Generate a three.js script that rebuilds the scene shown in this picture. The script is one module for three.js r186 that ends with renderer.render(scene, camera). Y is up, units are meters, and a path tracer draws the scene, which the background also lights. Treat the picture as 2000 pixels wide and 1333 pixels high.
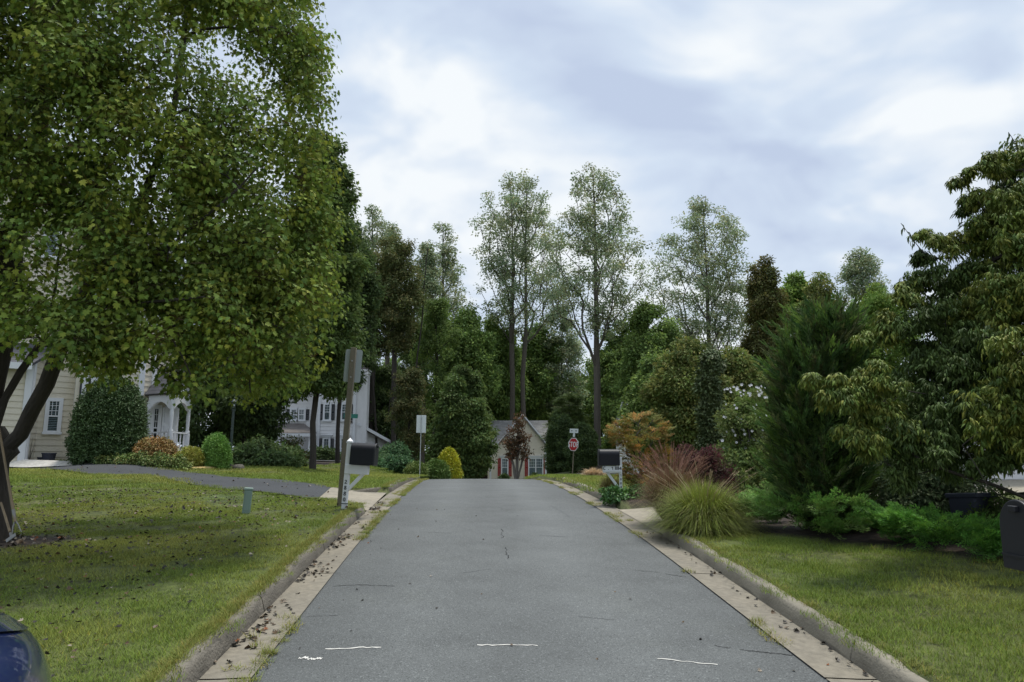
import * as THREE from 'three';
import { RoundedBoxGeometry } from 'three/addons/geometries/RoundedBoxGeometry.js';
import { TextGeometry } from 'three/addons/geometries/TextGeometry.js';
import { FontLoader } from 'three/addons/loaders/FontLoader.js';
import { mergeGeometries } from 'three/addons/utils/BufferGeometryUtils.js';

// ---------------------------------------------------------------- camera, sky, sun, exposure
const scene = new THREE.Scene();
const EYE = 1.9, FOC = 1400, PITCH = Math.atan((885 - 666.5) / FOC), CP = Math.cos(PITCH), SP = Math.sin(PITCH);
const camera = new THREE.PerspectiveCamera(2 * Math.atan(666.5 / FOC) * 180 / Math.PI, 1024 / 682, 0.05, 3000);
camera.position.set(0, EYE, 0);
camera.rotation.x = PITCH;

const renderer = new THREE.WebGLRenderer({ antialias: true });
renderer.setSize(1024, 682);
renderer.toneMapping = THREE.LinearToneMapping;
renderer.toneMappingExposure = 1.32;
renderer.shadowMap.enabled = true;
renderer.shadowMap.type = THREE.PCFSoftShadowMap;

const skyMap = cloudySky(2048, 1024);
scene.background = skyMap;
scene.environment = skyMap;

const sun = new THREE.DirectionalLight(new THREE.Color().setRGB(1, 0.95, 0.86), 2.4);
sun.position.set(10, 60, -26);
sun.target.position.set(0, 0, -12);
sun.castShadow = true;
sun.shadow.radius = 16;
sun.shadow.mapSize.set(2048, 2048);
Object.assign(sun.shadow.camera, { left: -60, right: 60, top: 60, bottom: -60, near: 1, far: 200 });
sun.shadow.camera.updateProjectionMatrix();
scene.add(sun, sun.target);

// ---------------------------------------------------------------- small helpers
function rng(seed) {
  let a = (seed * 2654435761) >>> 0;
  return () => { a = (a + 0x6D2B79F5) | 0; let t = Math.imul(a ^ (a >>> 15), 1 | a); t = (t + Math.imul(t ^ (t >>> 7), 61 | t)) ^ t; return ((t ^ (t >>> 14)) >>> 0) / 4294967296; };
}
function hash3(x, y, z) {
  let h = Math.imul(x, 374761393) ^ Math.imul(y, 668265263) ^ Math.imul(z, 2147483647 ^ 1274126177);
  h = Math.imul(h ^ (h >>> 13), 1274126177); h ^= h >>> 16;
  return (h >>> 0) / 4294967296;
}
function noise2(x, y, seed = 0, wrap = 0) {
  let ix = Math.floor(x), iy = Math.floor(y);
  let fx = x - ix, fy = y - iy;
  fx = fx * fx * (3 - 2 * fx); fy = fy * fy * (3 - 2 * fy);
  const m = (i) => (wrap ? ((i % wrap) + wrap) % wrap : i);
  const x0 = m(ix), x1 = m(ix + 1), y0 = m(iy), y1 = m(iy + 1);
  const a = hash3(x0, y0, seed), b = hash3(x1, y0, seed), c = hash3(x0, y1, seed), d = hash3(x1, y1, seed);
  return a + (b - a) * fx + (c - a) * fy + (a - b - c + d) * fx * fy;
}
function fbm2(x, y, oct, seed = 0, wrap = 0) {
  let s = 0, a = 0.5, n = 0;
  for (let i = 0; i < oct; i++) { s += a * noise2(x, y, seed + i * 17, wrap); n += a; x *= 2; y *= 2; wrap *= 2; a *= 0.5; }
  return s / n;
}
function lerp(a, b, t) { return a + (b - a) * t; }
function clamp01(v) { return v < 0 ? 0 : v > 1 ? 1 : v; }
function sstep(a, b, v) { const t = clamp01((v - a) / (b - a)); return t * t * (3 - 2 * t); }
function toLin(c) { c /= 255; return c <= 0.04045 ? c / 12.92 : Math.pow((c + 0.055) / 1.055, 2.4); }
function rgb(r, g, b) { return new THREE.Color().setRGB(r, g, b); }

// a cloud-covered sky: soft grey-blue layer with brighter thin places, brighter towards the zenith as overcast skies are
function cloudySky(w, h) {
  const data = new Float32Array(w * h * 4);
  const pix = (px, py) => { const u = (px - 1000) / 1400, v = (666.5 - py) / 1400, c = Math.cos(0.1548), s = Math.sin(0.1548); const X = u, Y = v * c + s, Z = -(c - v * s), n = Math.hypot(X, Y, Z); return [Math.atan2(X, -Z), Math.asin(Y / n)]; };
  // thin and thick places of the cloud layer: position, half sizes in radians, tilt, strength
  const blobs = [[985, 195, 0.10, 0.055, -0.5, 0.42], [1050, 245, 0.12, 0.05, -0.4, 0.22], [1500, 105, 0.10, 0.035, -0.7, 0.28], [1900, 195, 0.10, 0.05, -0.5, 0.45], [1990, 215, 0.06, 0.03, -0.3, 0.3], [1690, 15, 0.07, 0.03, -0.2, 0.35],
    [880, 60, 0.16, 0.04, -0.45, -0.42], [1180, 140, 0.22, 0.045, -0.55, -0.48], [1330, 300, 0.2, 0.06, -0.7, -0.3], [1900, 40, 0.16, 0.06, -0.4, -0.35], [1960, 140, 0.05, 0.02, -0.3, -0.4], [700, 300, 0.12, 0.06, 0.3, -0.12], [850, 330, 0.16, 0.05, -0.2, 0.2],
    [760, 420, 0.2, 0.04, 0, 0.28], [1290, 560, 0.1, 0.07, 0, 0.4], [1650, 300, 0.3, 0.05, -0.2, -0.12], [1560, 450, 0.18, 0.035, -0.1, -0.05], [1700, 440, 0.12, 0.03, 0, 0.15]].map(([px, py, ...r]) => [...pix(px, py), ...r]);
  for (let j = 0; j < h; j++) {
    const el = ((j + 0.5) / h - 0.5) * Math.PI;
    for (let i = 0; i < w; i++) {
      const o = (j * w + i) * 4;
      if (el < -0.02) { data[o] = 0.2; data[o + 1] = 0.21; data[o + 2] = 0.2; data[o + 3] = 1; continue; }
      const lon = ((i + 0.5) / w - 0.5) * 2 * Math.PI, y = Math.sin(el), X = Math.cos(lon) * Math.cos(el), Z = Math.sin(lon) * Math.cos(el);
      const k = 1 / (Math.max(y, 0) + 0.22), ax = X * k, az = Z * k;
      const wx = fbm2(ax * 1.3 + 9, az * 1.3, 4, 5) - 0.5, wz = fbm2(ax * 1.3, az * 1.3 + 31, 4, 9) - 0.5;
      const big = fbm2(ax * 0.9 + wx * 1.6 + 3, az * 1.5 + wz * 1.6 + 40, 6, 21);
      const fine = fbm2(ax * 3.4 + wx * 2.4, az * 3.8 + wz * 2.4, 6, 77);
      let t = 0.43 + (big - 0.5) * 0.7 + (fine - 0.5) * 0.85 + (fbm2(ax * 9 + wx * 5, az * 10 + wz * 5, 5, 177) - 0.5) * 0.8;
      const daz0 = Math.atan2(X, -Z);
      for (const [a, e, sx, sy, rot, amp] of blobs) {
        let da = daz0 - a; const de = el - e;
        if (Math.abs(da) > 0.7 || Math.abs(de) > 0.4) continue;
        const c = Math.cos(rot), s = Math.sin(rot), p = (da * c + de * s) / sx + (fine - 0.5) * 3.2 + wx * 2, q = (-da * s + de * c) / sy + wz * 3 + (big - 0.5) * 2;
        t += amp * Math.exp(-0.5 * (p * p + q * q)) * 0.75;
      }
      t += 0.10 * Math.exp(-el * el / 0.03);
      t = clamp01(t);
      const s = t < 0.5 ? t * 2 : (t - 0.5) * 2, A = t < 0.5 ? [193, 207, 231] : [211, 225, 243], B = t < 0.5 ? [211, 225, 243] : [245, 250, 254];
      const up = 0.76 * (1 + 1.0 * sstep(0.55, 1.45, el));
      for (let c = 0; c < 3; c++) data[o + c] = lerp(toLin(A[c]), toLin(B[c]), s) * up;
      data[o + 3] = 1;
    }
  }
  const tex = new THREE.DataTexture(data, w, h, THREE.RGBAFormat, THREE.FloatType);
  tex.mapping = THREE.EquirectangularReflectionMapping; tex.magFilter = tex.minFilter = THREE.LinearFilter; tex.needsUpdate = true;
  return tex;
}

// pixel of the photograph (2000 x 1333) and distance along the ground -> point of the world
function P(px, py, D) {
  const u = (px - 1000) / FOC, v = (666.5 - py) / FOC, F = CP - v * SP;
  return new THREE.Vector3(u * D / F, EYE + (v * CP + SP) * D / F, -D);
}
const taken = {};
function numbered(n) { taken[n] = (taken[n] ?? -1) + 1; return taken[n] ? n + '_' + String(taken[n]).padStart(3, '0') : n; }
function shade(o) { o.traverse((m) => { if (m.isMesh) { m.castShadow = true; m.receiveShadow = true; } }); return o; }
function tag(o, label, category, group, kind) { Object.assign(o.userData, { label, category }); if (group) o.userData.group = group; if (kind) o.userData.kind = kind; return o; }
function thing(name, label, category, pos = [0, 0, 0], ry = 0, group) {
  const g = new THREE.Group(); g.name = numbered(name); g.position.set(...(pos.isVector3 ? pos.toArray() : pos)); g.rotation.y = ry; scene.add(g);
  return tag(g, label, category, group);
}
function struct(name, geo, mat, label) { const m = new THREE.Mesh(geo, mat); m.name = numbered(name); m.userData.kind = 'structure'; if (label) m.userData.label = label; scene.add(m); return m; }
function part(name, geo, mat, parent) { const m = new THREE.Mesh(Array.isArray(geo) ? mergeGeometries(geo.map(plain)) : geo, mat); m.name = name; parent.add(m); return m; }
function plain(g) { g = g.index ? g.toNonIndexed() : g; for (const k of Object.keys(g.attributes)) if (!['position', 'normal', 'uv'].includes(k)) g.deleteAttribute(k); if (!g.attributes.uv) g.setAttribute('uv', new THREE.BufferAttribute(new Float32Array(g.attributes.position.count * 2), 2)); return g; }
function bx(w, h, d, x = 0, y = 0, z = 0, rx = 0, ry = 0, rz = 0) { const g = new THREE.BoxGeometry(w, h, d); return place(g, x, y, z, rx, ry, rz); }
function rbx(w, h, d, r, x = 0, y = 0, z = 0, rx = 0, ry = 0, rz = 0) { return place(new RoundedBoxGeometry(w, h, d, 2, r), x, y, z, rx, ry, rz); }
function cyl(r0, r1, h, x = 0, y = 0, z = 0, seg = 14) { return place(new THREE.CylinderGeometry(r1, r0, h, seg), x, y, z); }
function place(g, x, y, z, rx = 0, ry = 0, rz = 0) { g.applyMatrix4(new THREE.Matrix4().compose(new THREE.Vector3(x, y, z), new THREE.Quaternion().setFromEuler(new THREE.Euler(rx, ry, rz)), new THREE.Vector3(1, 1, 1))); return g; }

class MB {   // collects triangles
  constructor() { this.p = []; this.n = []; this.u = []; this.c = []; this.i = []; }
  v(x, y, z, nx, ny, nz, u = 0, v = 0, c) { this.p.push(x, y, z); this.n.push(nx, ny, nz); this.u.push(u, v); if (c) this.c.push(c[0], c[1], c[2]); return this.p.length / 3 - 1; }
  tri(a, b, c, col) {   // flat triangle of three Vector3
    const n = new THREE.Vector3().subVectors(b, a).cross(new THREE.Vector3().subVectors(c, a)).normalize();
    const i = this.p.length / 3; for (const q of [a, b, c]) this.v(q.x, q.y, q.z, n.x, n.y, n.z, q.x, q.z, col); this.i.push(i, i + 1, i + 2);
  }
  quad(a, b, c, d, col) { this.tri(a, b, c, col); this.tri(a, c, d, col); }
  tube(pts, radii, seg = 6, cap = false) {
    const m = pts.length; let nrm = new THREE.Vector3(1, 0, 0.3), base = this.p.length / 3, len = 0;
    for (let k = 0; k < m; k++) {
      const t = new THREE.Vector3().subVectors(pts[Math.min(k + 1, m - 1)], pts[Math.max(k - 1, 0)]).normalize();
      nrm = nrm.clone().addScaledVector(t, -nrm.dot(t)); if (nrm.lengthSq() < 1e-6) nrm.set(0, 0, 1).addScaledVector(t, -t.z); nrm.normalize();
      const bi = new THREE.Vector3().crossVectors(t, nrm); if (k) len += pts[k].distanceTo(pts[k - 1]);
      for (let s = 0; s <= seg; s++) {
        const a = s / seg * 2 * Math.PI, dx = nrm.x * Math.cos(a) + bi.x * Math.sin(a), dy = nrm.y * Math.cos(a) + bi.y * Math.sin(a), dz = nrm.z * Math.cos(a) + bi.z * Math.sin(a);
        this.v(pts[k].x + dx * radii[k], pts[k].y + dy * radii[k], pts[k].z + dz * radii[k], dx, dy, dz, s / seg * 2 * Math.PI * Math.max(radii[0], 0.02), len);
      }
    }
    for (let k = 0; k < m - 1; k++) for (let s = 0; s < seg; s++) { const a = base + k * (seg + 1) + s, b = a + seg + 1; this.i.push(a, a + 1, b, a + 1, b + 1, b); }
  }
  geo() {
    const g = new THREE.BufferGeometry(); g.setAttribute('position', new THREE.Float32BufferAttribute(this.p, 3)); g.setAttribute('normal', new THREE.Float32BufferAttribute(this.n, 3)); g.setAttribute('uv', new THREE.Float32BufferAttribute(this.u, 2));
    if (this.c.length) g.setAttribute('color', new THREE.Float32BufferAttribute(this.c, 3)); g.setIndex(this.i); return g;
  }
}
// ---------------------------------------------------------------- textures and materials
function tex(n, f, srgb) {   // square tile, f(u, v) -> [r,g,b] 0..1
  const d = new Uint8Array(n * n * 4);
  for (let y = 0; y < n; y++) for (let x = 0; x < n; x++) { const c = f(x / n, y / n), o = (y * n + x) * 4; for (let k = 0; k < 3; k++) d[o + k] = Math.round(clamp01(c[k]) * 255); d[o + 3] = 255; }
  const t = new THREE.DataTexture(d, n, n, THREE.RGBAFormat); t.wrapS = t.wrapT = THREE.RepeatWrapping; t.magFilter = THREE.LinearFilter; t.minFilter = THREE.LinearMipmapLinearFilter; t.generateMipmaps = true; if (srgb) t.colorSpace = THREE.SRGBColorSpace; t.needsUpdate = true; return t;
}
function rep(t, x, y = x) { const c = t.clone(); c.repeat.set(x, y); c.needsUpdate = true; return c; }
const g1 = (v) => [v, v, v];
// linear multipliers around 1 are stored as half values; material colours are doubled to compensate
const asphaltTex = tex(1024, (u, v) => { const s = hash3(Math.floor(u * 1024), Math.floor(v * 1024), 3), g = noise2(u * 300, v * 300, 8, 300), m = fbm2(u * 6, v * 6, 4, 4, 6); let k = 0.34 + 0.24 * g + 0.12 * s + 0.16 * (m - 0.5); if (g > 0.84) k += 0.34; if (g < 0.14) k -= 0.2; return [k, k * 1.005, k * 1.01]; });
const asphaltBump = tex(1024, (u, v) => g1(noise2(u * 300, v * 300, 8, 300) * 0.7 + noise2(u * 120, v * 120, 18, 120) * 0.3));
const concTex = tex(512, (u, v) => { const s = hash3(Math.floor(u * 512), Math.floor(v * 512), 5), g = fbm2(u * 40, v * 40, 3, 12, 40), m = fbm2(u * 3, v * 3, 5, 2, 3), k = 0.5 + 0.28 * (m - 0.5) + 0.22 * (g - 0.5) + 0.08 * (s - 0.5); return [k, k * (0.99 - 0.05 * (m - 0.5)), k * (0.97 - 0.12 * (m - 0.5))]; });
const concBump = tex(512, (u, v) => g1(fbm2(u * 60, v * 60, 3, 33, 60)));
const kerbTex = tex(512, (u, v) => { const st = fbm2(u * 14, v * 2, 4, 71, 2), m = fbm2(u * 4, v * 4, 5, 62, 4), s = hash3(Math.floor(u * 512), Math.floor(v * 512), 15); const k = 0.5 + 0.5 * (m - 0.5) + 0.1 * (s - 0.5) - 0.22 * sstep(0.55, 0.75, st); return [k, k * 0.985, k * 0.95]; });
const soilTex = tex(512, (u, v) => { const a = fbm2(u * 30, v * 30, 4, 41, 30), b = fbm2(u * 4, v * 4, 4, 51, 4), s = hash3(Math.floor(u * 512), Math.floor(v * 512), 25); const k = 0.5 + 0.7 * (a - 0.5) + 0.35 * (b - 0.5) + 0.15 * (s - 0.5); return g1(k); });
const barkTex = tex(256, (u, v) => { const a = fbm2(u * 16, v * 4, 4, 81, 4); const k = 0.25 + 0.55 * a + 0.15 * fbm2(u * 4, v * 4, 3, 90, 4); return [k, k * 0.97, k * 0.93]; });
const woodTex = tex(256, (u, v) => { const a = fbm2(u * 40, v * 2, 4, 181, 2), k = 0.5 + 0.5 * (a - 0.5); return [k, k * 0.98, k * 0.95]; });
const shingleTex = tex(512, (u, v) => { const r = Math.floor(v * 16), o = r % 2 ? 0.5 : 0, c = Math.floor((u * 10 + o)) % 10, t = hash3(c, r, 6), fv = v * 16 - r; let k = 0.42 + 0.22 * t + 0.15 * (hash3(Math.floor(u * 512), Math.floor(v * 512), 9) - 0.5); if (fv < 0.14) k *= 0.6; return g1(k); });
const boardTex = tex(256, (u, v) => { const k = 0.5 + 0.10 * (fbm2(u * 6, v * 24, 4, 66, 6) - 0.5); return g1(k); });
function std(r, g, b, rough = 0.8, o = {}) { return new THREE.MeshStandardMaterial({ color: rgb(r, g, b), roughness: rough, ...o }); }
const M = {
  asphalt: std(0.198, 0.209, 0.202, 0.85, { map: rep(asphaltTex, 0.5), bumpMap: rep(asphaltBump, 0.5), bumpScale: 0.004, vertexColors: true }),
  drive: std(0.085, 0.09, 0.095, 0.9, { map: rep(asphaltTex, 0.45), bumpMap: rep(asphaltBump, 0.45), bumpScale: 0.004 }),
  gutter: std(0.43, 0.385, 0.3, 0.92, { map: rep(concTex, 0.55), bumpMap: rep(concBump, 0.8), bumpScale: 0.003 }),
  apron: std(0.56, 0.50, 0.39, 0.92, { map: rep(concTex, 0.4), bumpMap: rep(concBump, 0.8), bumpScale: 0.003 }),
  pad: std(1.0, 0.97, 0.9, 0.9, { map: rep(concTex, 0.4) }),
  kerb: std(0.48, 0.44, 0.35, 0.93, { map: rep(kerbTex, 0.6), bumpMap: rep(concBump, 0.8), bumpScale: 0.004 }),
  kerbOld: std(0.33, 0.3, 0.25, 0.95, { map: rep(kerbTex, 0.8), bumpMap: rep(concBump, 1), bumpScale: 0.008 }),
  ground: std(1, 1, 1, 1, { map: rep(soilTex, 0.5), bumpMap: rep(soilTex, 0.5), bumpScale: 0.02, vertexColors: true }),
  crack: std(0.025, 0.025, 0.025, 1),
  seam: std(0.07, 0.072, 0.072, 1),
  paint: std(0.62, 0.6, 0.55, 0.8),
  bark: std(0.17, 0.15, 0.125, 0.95, { map: rep(barkTex, 1.2, 1.2), bumpMap: rep(barkTex, 1.2, 1.2), bumpScale: 0.03 }),
  barkDark: std(0.075, 0.064, 0.055, 0.95, { map: rep(barkTex, 2, 2), bumpMap: rep(barkTex, 2, 2), bumpScale: 0.02 }),
  barkGrey: std(0.3, 0.28, 0.25, 0.95, { map: rep(barkTex, 1, 1), bumpMap: rep(barkTex, 1, 1), bumpScale: 0.03 }),
  leaf: new THREE.MeshPhysicalMaterial({ color: 0xffffff, roughness: 0.85, transmission: 0.4, vertexColors: true, side: THREE.DoubleSide, specularIntensity: 0.3 }),
  gloss: new THREE.MeshPhysicalMaterial({ color: 0xffffff, roughness: 0.5, vertexColors: true, side: THREE.DoubleSide, specularIntensity: 0.6 }),
  blade: new THREE.MeshPhysicalMaterial({ color: 0xffffff, roughness: 0.92, transmission: 0.25, vertexColors: true, side: THREE.DoubleSide, specularIntensity: 0.5 }),
  petal: std(0.75, 0.73, 0.74, 0.8, { side: THREE.DoubleSide }),
  white: std(0.74, 0.75, 0.77, 0.55),
  trim: std(0.72, 0.73, 0.75, 0.6),
  beige: std(1.36, 1.24, 1.0, 0.7, { map: rep(boardTex, 0.6) }),
  tan: std(1.4, 1.27, 1.04, 0.7, { map: rep(boardTex, 0.6) }),
  whiteSiding: std(1.5, 1.48, 1.48, 0.65, { map: rep(boardTex, 0.6) }),
  roofGrey: std(0.36, 0.35, 0.33, 0.95, { map: rep(shingleTex, 0.4, 0.4) }),
  roofDark: std(0.15, 0.15, 0.165, 0.95, { map: rep(shingleTex, 0.4, 0.4) }),
  roofBrown: std(0.24, 0.21, 0.19, 0.95, { map: rep(shingleTex, 0.4, 0.4) }),
  black: std(0.008, 0.009, 0.012, 0.5),
  blackTop: new THREE.MeshPhysicalMaterial({ color: rgb(0.009, 0.01, 0.014), roughness: 0.5, specularIntensity: 0.6 }),
  shutter: std(0.03, 0.032, 0.038, 0.6),
  redShutter: std(0.33, 0.028, 0.02, 0.55),
  door: std(0.045, 0.018, 0.013, 0.6),
  dark: std(0.01, 0.01, 0.012, 0.9),
  glass: new THREE.MeshPhysicalMaterial({ color: rgb(0.9, 0.95, 0.95), roughness: 0.02, transmission: 1, thickness: 0 }),
  curtain: std(0.38, 0.4, 0.42, 0.9),
  metal: std(0.5, 0.52, 0.53, 0.45, { metalness: 0.5 }),
  signBack: std(0.36, 0.4, 0.39, 0.5, { metalness: 0.25 }),
  signWhite: std(0.62, 0.66, 0.66, 0.5),
  red: std(0.42, 0.018, 0.022, 0.45),
  green: std(0.02, 0.15, 0.12, 0.5),
  postWood: std(0.34, 0.3, 0.22, 0.9, { map: rep(woodTex, 3, 1), bumpMap: rep(woodTex, 3, 1), bumpScale: 0.006 }),
  toolWood: std(0.2, 0.15, 0.09, 0.8),
  box: std(0.24, 0.33, 0.29, 0.5),
  steel: std(0.2, 0.2, 0.19, 0.5, { metalness: 0.5 }),
  rock: std(0.32, 0.29, 0.24, 0.95, { map: rep(concTex, 2), bumpMap: rep(concBump, 2), bumpScale: 0.02 }),
  gold: std(0.5, 0.36, 0.15, 0.95),
  iron: std(0.03, 0.045, 0.042, 0.5),
  car: new THREE.MeshPhysicalMaterial({ color: rgb(0.008, 0.02, 0.105), roughness: 0.3, metalness: 0.3, clearcoat: 1, clearcoatRoughness: 0.03 }),
  tyre: std(0.02, 0.02, 0.02, 0.9),
  bin: std(0.03, 0.035, 0.055, 0.6),
};

// ---------------------------------------------------------------- terrain
const xc = (D) => 0.5 - 0.061 * D;
const roadPts = [[-40, -2.6], [-12, -0.8], [0, 0], [5.2, 0.35], [10.8, 0.715], [16.6, 0.93], [22, 1.0], [27, 0.925], [34, 0.6], [45, -0.1], [60, -0.9], [90, -1.6], [400, -3]];
function spline(pts, x) {
  if (x <= pts[0][0]) return pts[0][1]; const n = pts.length; if (x >= pts[n - 1][0]) return pts[n - 1][1];
  let k = 0; while (pts[k + 1][0] < x) k++;
  const sl = (i) => (pts[i + 1][1] - pts[i][1]) / (pts[i + 1][0] - pts[i][0]), m = (i) => (i === 0 ? sl(0) : i === n - 1 ? sl(n - 2) : (sl(i - 1) * (pts[i + 1][0] - pts[i][0]) + sl(i) * (pts[i][0] - pts[i - 1][0])) / (pts[i + 1][0] - pts[i - 1][0]));
  const h = pts[k + 1][0] - pts[k][0], t = (x - pts[k][0]) / h, t2 = t * t, t3 = t2 * t;
  return (2 * t3 - 3 * t2 + 1) * pts[k][1] + (t3 - 2 * t2 + t) * h * m(k) + (3 * t2 - 2 * t3) * pts[k + 1][1] + (t3 - t2) * h * m(k + 1);
}
const roadY = (D) => spline(roadPts, D);
const hills = [[-3.5, 5, 0.5], [-8, 5, 0.6], [-6.5, 9.3, 0.8], [-12, 9, 1.0], [-4.3, 12, 0.94], [-3.5, 14.5, 0.98], [-5.9, 16, 1.09], [-10, 19, 1.31], [-14.8, 21, 1.42], [-6.84, 19.5, 1.22], [-11.9, 22.5, 1.56], [-17, 25, 1.82], [-13, 25.5, 1.72], [-25, 24, 2], [-9, 24, 1.4],
  [-7.4, 35, 1.41], [-3.5, 25, 1.03], [-5, 29, 1.1], [-12, 45, 1.65], [-7, 40, 1.4], [-6.6, 36, 1.15], [-3.0, 33, 0.75], [-18, 35, 1.9], [-14, 30, 1.75], [-5.5, 24, 1.2],
  [4.4, 7.9, 0.97], [3.4, 5, 0.52], [6, 5, 0.8], [3.5, 2, 0.3], [8, 8, 1.15], [4, 9, 0.93], [2.65, 10.3, 0.85], [7, 12, 1.2], [4, 14, 1.02], [2.2, 16, 1.06], [3.5, 20, 1.1], [12, 14, 1.4], [6, 25, 1.0], [4, 34, 0.7], [10, 40, 0.5], [3, 28, 1.0],
  [0, 60, -0.9], [-20, 60, 1.0], [-10, 70, 0], [20, 60, 0], [40, 60, 1], [-50, 50, 2], [0, 120, -1.5], [50, 20, 2], [-40, 10, 1.6], [-20, 0, 0.4], [20, 0, 0.6], [0, -30, -2], [100, 100, 2], [-100, 100, 3], [0, 300, 0], [-300, 0, 2], [300, 0, 2]];
function idw(x, D) { let s = 0, n = 0; for (const [a, b, y] of hills) { const d = (x - a) ** 2 + (D - b) ** 2 + 1.2, w = 1 / (d * d); s += w * y; n += w; } return s / n; }
function inPoly(p, x, y) { let c = false; for (let i = 0, j = p.length - 1; i < p.length; j = i++) { if ((p[i][1] > y) !== (p[j][1] > y) && x < (p[j][0] - p[i][0]) * (y - p[i][1]) / (p[j][1] - p[i][1]) + p[i][0]) c = !c; } return c; }
const DL = { near: [[-2.65, 13.5], [-3.5, 14.3], [-5.94, 16], [-10, 19], [-14.8, 21], [-22, 22.2]], far: [[-3.0, 17.6], [-3.8, 17.25], [-6.84, 19.5], [-11.9, 22.5], [-14.5, 23.3], [-22, 24]] };
const DR = { near: [[2.16, 10.95], [2.7, 11.2], [4, 11.8], [10, 13]], far: [[1.98, 13.7], [2.7, 13.75], [4, 13.9], [10, 15]] };
const polyOf = (d) => [...d.near, ...d.far.slice().reverse()];
const driveL = polyOf(DL), driveR = polyOf(DR);
const bedR = [[2.3, 10.9], [2.6, 10.1], [3.4, 10.0], [3.75, 9.4], [4.0, 8.8], [4.15, 8.45], [4.48, 8.05], [4.82, 7.3], [5.2, 6.6], [6.2, 5], [7.5, 3.5], [14, 3.5], [14, 11.2], [4, 11.7]];
const bedR2 = [[1.95, 13.9], [1.9, 14.7], [2.9, 15.6], [6, 18], [12, 20], [12, 15], [4, 14]];
const bedL = [[-22, 24.4], [-13.5, 23.6], [-10.6, 22.3], [-9.6, 22.6], [-9.5, 25], [-9, 30], [-22, 30]];
const dryL = [[-11, 30], [-8.2, 33], [-7.5, 37], [-14, 46], [-20, 40]];
function gh(x, D) {   // height of the natural ground
  const at = Math.abs(x - xc(D)), e = roadY(D) + 0.14; if (at < 2.45) return e;
  const y = lerp(e, idw(x, D), sstep(2.45, 6, at));
  return y + 0.03 * (fbm2(x * 0.6 + 50, D * 0.6, 3, 13) - 0.5) * sstep(2.5, 4, at);
}
function driveY(x, D) { const at = Math.abs(x - xc(D)); return lerp(roadY(D) + 0.012, gh(x, D) + 0.015, sstep(2.3, 4.2, at)); }
const inDrive = (x, D) => inPoly(driveL, x, D) || inPoly(driveR, x, D);
function surf(x, D) {
  const t = x - xc(D); if (Math.abs(t) < 2.5) return 'road'; if (inDrive(x, D)) return 'drive';
  if (inPoly(bedR, x, D) || inPoly(bedR2, x, D) || inPoly(bedL, x, D) || (x + 6.4) ** 2 + (D - 9.1) ** 2 < 0.75 || inPoly(dryL, x, D)) return 'bed';
  if (D > 38 || Math.abs(x) > 24) return 'far';
  return 'lawn';
}
{
  const axis = (a) => { const s = new Set(); for (const [from, to, step] of a) for (let v = from; v <= to + 1e-6; v += step) s.add(+v.toFixed(3)); return [...s].sort((p, q) => p - q); };
  const side = axis([[2.6, 9, 0.35], [9, 26, 0.8], [28, 60, 4], [75, 150, 25], [250, 900, 160]]);
  const T = [...side.slice().reverse().map((v) => -v), -2.44, -2.36, 0, 2.36, 2.44, ...side], Ds = axis([[-600, -100, 100], [-60, -8, 6], [-6, 3, 1.5], [4, 26, 0.4], [27, 60, 1.2], [64, 120, 8], [160, 900, 120]]);
  const b = new MB();
  for (const D of Ds) for (const t of T) {
    const x = xc(Math.max(-40, Math.min(D, 60))) + t, at = Math.abs(t);
    let y = at < 2.4 && D < 50 ? roadY(D) - 0.1 : gh(x, D); if (inDrive(x, D)) y = driveY(x, D) - 0.09;
    const s = surf(x, D), q = fbm2(x * 0.35, D * 0.35, 4, 31), q2 = fbm2(x * 1.4, D * 1.4, 3, 37);
    const c = s === 'bed' ? [0.075, 0.05, 0.034] : s === 'lawn' ? [lerp(0.13, 0.2, q), lerp(0.17, 0.21, q2), 0.045] : [0.15, 0.17, 0.06];
    b.v(x, y, -D, 0, 1, 0, x, D, c);
  }
  const m = T.length; for (let j = 0; j < Ds.length - 1; j++) for (let i = 0; i < m - 1; i++) { const a = j * m + i; b.i.push(a, a + 1, a + m, a + 1, a + m + 1, a + m); }
  const g = b.geo(); g.computeVertexNormals(); struct('ground', g, M.ground, 'grassy sloping ground of lawns and planting beds');
}
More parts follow.
